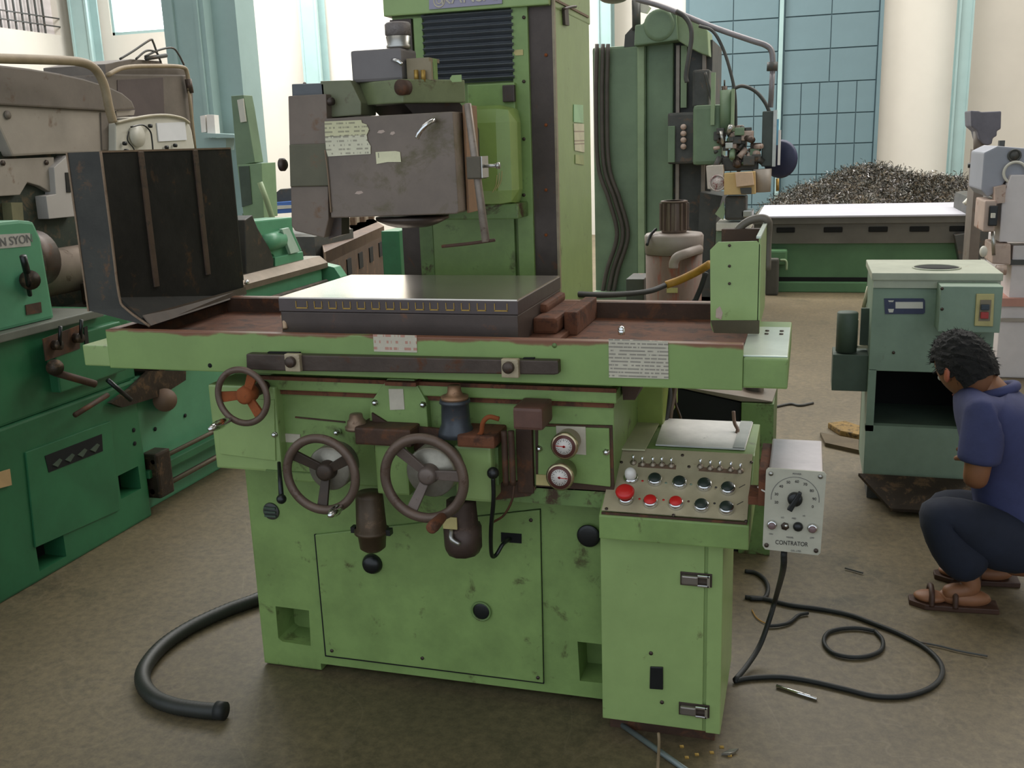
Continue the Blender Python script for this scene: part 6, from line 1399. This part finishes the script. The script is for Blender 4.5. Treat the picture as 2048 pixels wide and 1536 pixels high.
# head: face looks down and to the left
def head_at(c, fwd, up):
    f = fwd.normalized(); u = (up - f * up.dot(f)).normalized(); s = f.cross(u)
    M = Matrix(((s.x, f.x, u.x, c.x), (s.y, f.y, u.y, c.y), (s.z, f.z, u.z, c.z), (0, 0, 0, 1)))
    bm = bmesh.new()
    bmesh.ops.create_uvsphere(bm, u_segments=28, v_segments=22, radius=1)
    for v in bm.verts:
        x, y_, z_ = v.co
        wz = 1 - 0.24 * max(0, -z_) ** 1.3
        fx = 0.076 * wz; fy = (0.094 if y_ > 0 else 0.098) * (1 - 0.12 * max(0, -z_)); fz = 0.115
        y2 = y_ * fy
        if y_ > 0 and z_ < 0: y2 += 0.010 * (-z_)
        if y_ > 0.85 and abs(x) < 0.3: y2 += 0.018 * max(0, 1 - abs(z_ + 0.12) / 0.22) * (1 - abs(x) / 0.3)
        if y_ > 0.7 and 0.15 < abs(x) < 0.6 and abs(z_ - 0.1) < 0.16: y2 -= 0.007
        v.co = (x * fx, y2, z_ * fz)
    for f_ in bm.faces: f_.smooth = True
    bm.transform(M)
    b_ = B(); b_.bm.free(); b_.bm = bm
    hd = obj('head', b_, SKIN, MAN)
    def loc(x, y_, z_): return M @ V((x, y_, z_))
    for sx in (-1, 1):
        e = B(); e.ball(loc(sx * 0.076, -0.006, -0.006), 0.03, (0.35, 0.7, 1.0), 10)
        obj('ear', e, mat('ear_skin', (172, 96, 70), 0.55), hd)
        obj('eye', B().ball(loc(sx * 0.030, 0.084, 0.008), 0.011), mat('eye_white', (210, 205, 200), 0.3), hd)
        obj('eyebrow', B().tube([loc(sx * 0.016, 0.093, 0.030), loc(sx * 0.032, 0.092, 0.034), loc(sx * 0.050, 0.082, 0.029)], 0.004), HAIR, hd)
    obj('mouth', B().tube([loc(-0.022, 0.086, -0.060), loc(0, 0.092, -0.058), loc(0.022, 0.086, -0.060)], 0.004), mat('lip', (128, 70, 60), 0.5), hd)
    # hair cap: crown, back and sides
    hm_ = bmesh.new(); bmesh.ops.create_uvsphere(hm_, u_segments=40, v_segments=30, radius=1)
    rr = random.Random(3)
    kill = []
    for v in hm_.verts:
        x, y_, z_ = v.co
        lim = -0.62 if y_ < -0.15 else (-0.10 if y_ < 0.25 else 0.42)
        if z_ < lim: kill.append(v)
        n = rr.uniform(-0.0035, 0.0045)
        v.co = (x * (0.085 + n), y_ * (0.106 + n), z_ * (0.126 + n))
    bmesh.ops.delete(hm_, geom=kill, context='VERTS')
    bmesh.ops.solidify(hm_, geom=list(hm_.faces), thickness=0.008)
    hm_.transform(M)
    b_ = B(); b_.bm.free(); b_.bm = hm_
    obj('hair', b_, HAIR, MAN)
    t = bmesh.new()
    for _ in range(900):
        a = rr.uniform(0, 6.28); z_ = rr.uniform(-0.45, 1); r = math.sqrt(1 - z_ * z_); y_ = math.sin(a) * r; x = math.cos(a) * r
        if y_ > 0.25 and z_ < 0.45: continue
        if y_ > -0.15 and z_ < -0.05: continue
        p = loc(x * 0.086, y_ * 0.107, z_ * 0.127); d = (p - c).normalized() * 0.010 + V((rr.uniform(-1, 1), rr.uniform(-1, 1), rr.uniform(-1.6, .4))) * 0.009
        q = d.orthogonal().normalized() * 0.0016
        t.faces.new([t.verts.new(p - q), t.verts.new(p + q), t.verts.new(p + d)])
    b_ = B(); b_.bm.free(); b_.bm = t
    o = obj('hair_strands', b_, HAIR, MAN); o['kind'] = 'stuff'
head_at(P(1928, 733, y=3.42), V((-0.40, 0.72, -0.62)), V((-0.42, 0.35, 0.80)))
def hand(w_, d, n_, name='hand'):
    d = d.normalized(); s = d.cross(n_).normalized(); n_ = s.cross(d).normalized()
    Jh = {'w': (w_, 0.024), 'p': (w_ + d * 0.05, (0.034, 0.017)), 'k': (w_ + d * 0.085, (0.036, 0.015))}
    bn = [('w', 'p'), ('p', 'k')]
    for i, (off, ln) in enumerate(((-0.027, 0.062), (-0.009, 0.074), (0.009, 0.070), (0.027, 0.054))):
        a = w_ + d * 0.09 + s * off; b_ = a + (d * 0.8 - n_ * 0.5).normalized() * ln * 0.5; c_2 = b_ + (d * 0.35 - n_ * 0.9).normalized() * ln * 0.5
        Jh['f%da' % i] = (a, 0.0095); Jh['f%db' % i] = (b_, 0.0088); Jh['f%dc' % i] = (c_2, 0.007)
        bn += [('k', 'f%da' % i), ('f%da' % i, 'f%db' % i), ('f%db' % i, 'f%dc' % i)]
    t0 = w_ + d * 0.035 - s * 0.03; t1 = t0 + (d * 0.7 - s * 0.6 - n_ * 0.3).normalized() * 0.04; t2 = t1 + (d * 0.9 - n_ * 0.5).normalized() * 0.03
    Jh['t0'] = (t0, 0.013); Jh['t1'] = (t1, 0.010); Jh['t2'] = (t2, 0.008)
    bn += [('p', 't0'), ('t0', 't1'), ('t1', 't2')]
    skin_mesh(name, Jh, bn, SKIN, MAN, 2)
hand(wrL, V((-0.05, 1, 0.1)), V((0, -0.3, 1)))
hand(wrR, V((-0.1, 1, 0.1)), V((0, -0.3, 1)))
for a in (ankL, ankR):
    f0 = V((a.x + 0.05, a.y, 0.0))
    sole = [V((f0.x + 0.02, a.y - 0.035, 0)), V((f0.x - 0.10, a.y - 0.045, 0)), V((f0.x - 0.20, a.y - 0.048, 0)), V((f0.x - 0.245, a.y - 0.02, 0)), V((f0.x - 0.245, a.y + 0.02, 0)), V((f0.x - 0.20, a.y + 0.045, 0)), V((f0.x - 0.10, a.y + 0.04, 0)), V((f0.x + 0.02, a.y + 0.035, 0))]
    sd_ = obj('sandal', B().prism(sole, (0, 0, 0.018), 0.003), LEATHER, MAN)
    obj('foot', B().ball(V((a.x - 0.03, a.y, 0.035)), 0.05, (1.6, 0.75, 0.6)).ball(V((a.x - 0.13, a.y, 0.028)), 0.04, (1.3, 0.95, 0.45)), SKIN, sd_)
    for k in (-0.06, -0.13):
        obj('strap', B().tube([V((a.x + k, a.y - 0.044, 0.012)), V((a.x + k, a.y - 0.034, 0.048)), V((a.x + k, a.y, 0.062)), V((a.x + k, a.y + 0.034, 0.048)), V((a.x + k, a.y + 0.044, 0.012))], 0.009), LEATHER, sd_)

# ================================================================ HOSES, CORDS AND LITTER ON THE FLOOR
def single(name, b_, m, lab, cat, **kw):
    o = obj(name, b_, m); o['label'] = lab; o['category'] = cat
    for k, v in kw.items(): o[k] = v
    return o
pts = [(560, 1175), (510, 1200), (450, 1222), (380, 1255), (325, 1292), (290, 1335), (287, 1368), (310, 1396), (350, 1412), (400, 1420), (436, 1423)]
single('ribbed_hose', B().tube([P(u, v, z=0.022) for u, v in pts], 0.021, n=14, smooth=14, ribs=1), mat('black_ribbed_hose', (42, 44, 38), 0.5, dirt=0.3, scale=20), 'thick black ribbed hose curling on the floor left of the grinder base', 'hose')
e = P(436, 1423, z=0.022)
obj('hose_cuff', B().cyl(e + Vector((-0.004, 0, 0.0035)), e + Vector((0.022, 0.001, 0.0035)), 0.025, n=20), RUBBER, bpy.data.objects['ribbed_hose'])
z = 0.008
single('extension_lead', B().tube([P(u, v, z=z) for u, v in [(1468, 1362), (1500, 1356), (1560, 1354), (1620, 1362), (1690, 1378), (1750, 1392), (1810, 1392), (1860, 1376), (1883, 1352), (1880, 1325), (1850, 1295), (1800, 1268), (1750, 1248), (1700, 1230), (1640, 1218), (1580, 1210), (1530, 1198), (1490, 1194)]], 0.0072, smooth=8), RUBBER, 'long black power cord looping across the floor on the right', 'cord')
loop = [(1750, 1262), (1765, 1280), (1762, 1300), (1735, 1312), (1700, 1314), (1665, 1305), (1648, 1285), (1655, 1266), (1680, 1258), (1715, 1256), (1752, 1262)]
single('extension_lead', B().tube([P(u, v, z=z) for u, v in loop], 0.0062, smooth=6), RUBBER, 'small closed loop of black cord inside the big cord loop on the floor', 'cord')
single('extension_lead', B().tube([P(u, v, z=z) for u, v in [(1490, 1142), (1512, 1146), (1530, 1160), (1536, 1178), (1528, 1196), (1500, 1197)]], 0.0072), RUBBER, 'black cord curling out from behind the control cabinet', 'cord')
single('extension_lead', B().tube([P(u, v, z=z) for u, v in [(1535, 1252), (1560, 1250), (1580, 1244), (1598, 1230), (1616, 1226)]], 0.0055), RUBBER, 'short wavy black cord end on the floor right of the control cabinet', 'cord')
single('thin_wire', B().tube([P(u, v, z=0.004) for u, v in [(1504, 1220), (1512, 1234), (1522, 1242), (1530, 1246)]], 0.002), OCHRE, 'thin tan wire on the floor beside the control cabinet', 'wire')
single('chrome_rod', B().cyl(P(1553, 1372, z=0.006), P(1634, 1398, z=0.006), 0.005), CHROME, 'bright chrome rod lying on the floor right of the control cabinet', 'rod')
single('steel_bar', B().cyl(P(1245, 1450, z=0.008), P(1400, 1560, z=0.008), 0.0075), mat('grey_bar', (120, 130, 128), 0.4, 0.4), 'grey steel bar on the floor sticking out below the control cabinet', 'bar')
single('tan_string', B().tube([P(1317, 1466, z=0.045), P(1318, 1490, z=0.03), P(1314, 1560, z=0.01)], 0.004), mat('tan_cord', (138, 118, 92), 0.7), 'tan cord hanging from under the control cabinet to the floor', 'cord')
rr = random.Random(9)
for u, v in ((1370, 1518), (1420, 1508), (1440, 1497), (1390, 1512), (1360, 1496), (1456, 1514)):
    c = P(u, v, z=0.0)
    single('metal_chip', B().prism([c, c + V((0.010, 0.002, 0)), c + V((0.008, 0.006, 0.004)), c + V((-0.002, 0.005, 0.003))], (0, 0, 0.002)), BRASS, 'small brassy chip on the floor below the control cabinet', 'chip', group='brassy chips below the control cabinet')
c = P(1460, 1508, z=0.0)
single('crumpled_foil', B().prism([c + V(q) for q in ((-.02, -.01, 0), (.0, -.012, .004), (.012, .0, .002), (.02, .012, .006), (-.002, .008, .002))], (0, 0, 0.006)), STEEL, 'crumpled silvery scrap on the floor at the bottom edge', 'scrap')
# planks / boards behind, between the grinder and sage cabinet
a = P(1650, 880, z=0); b_ = P(1730, 905, z=0)
single('board', B().prism([P(1640, 872, z=0), P(1735, 890, z=0), P(1735, 912, z=0), P(1650, 893, z=0)], (0, 0, 0.02)), mat('grimy_board', (92, 78, 54), 0.8, wear=0.3, wear_rgb=(58, 44, 28), dirt=0.4, scale=9), 'grimy board lying on the floor between controller and sage cabinet', 'board')
single('rag_heap', B().prism([P(1655, 856, z=0), P(1690, 852, z=0), P(1732, 866, z=0), P(1732, 884, z=0), P(1680, 872, z=0)], (0, 0, 0.03), 0.006), mat('ochre_rag', (140, 112, 60), 0.85, wear=0.5, wear_rgb=(70, 56, 34), scale=20), 'ochre oily rag on the floor left of the sage cabinet', 'rag')
for pts, lab in (([(1545, 815), (1580, 808), (1600, 811), (1626, 806)], 'dark twig-like scrap on the pale floor behind the grinder table end'), ([(1690, 1136), (1712, 1142), (1726, 1146)], 'dark sliver on the floor right of the control box'), ([(1838, 1284), (1880, 1292), (1920, 1302), (1975, 1312)], 'thin dark wire on the floor near the right edge')):
    single('floor_scrap', B().tube([P(u, v, z=0.006) for u, v in pts], 0.008 if pts[0][0] < 1600 else 0.003), MILLD, lab, 'scrap')
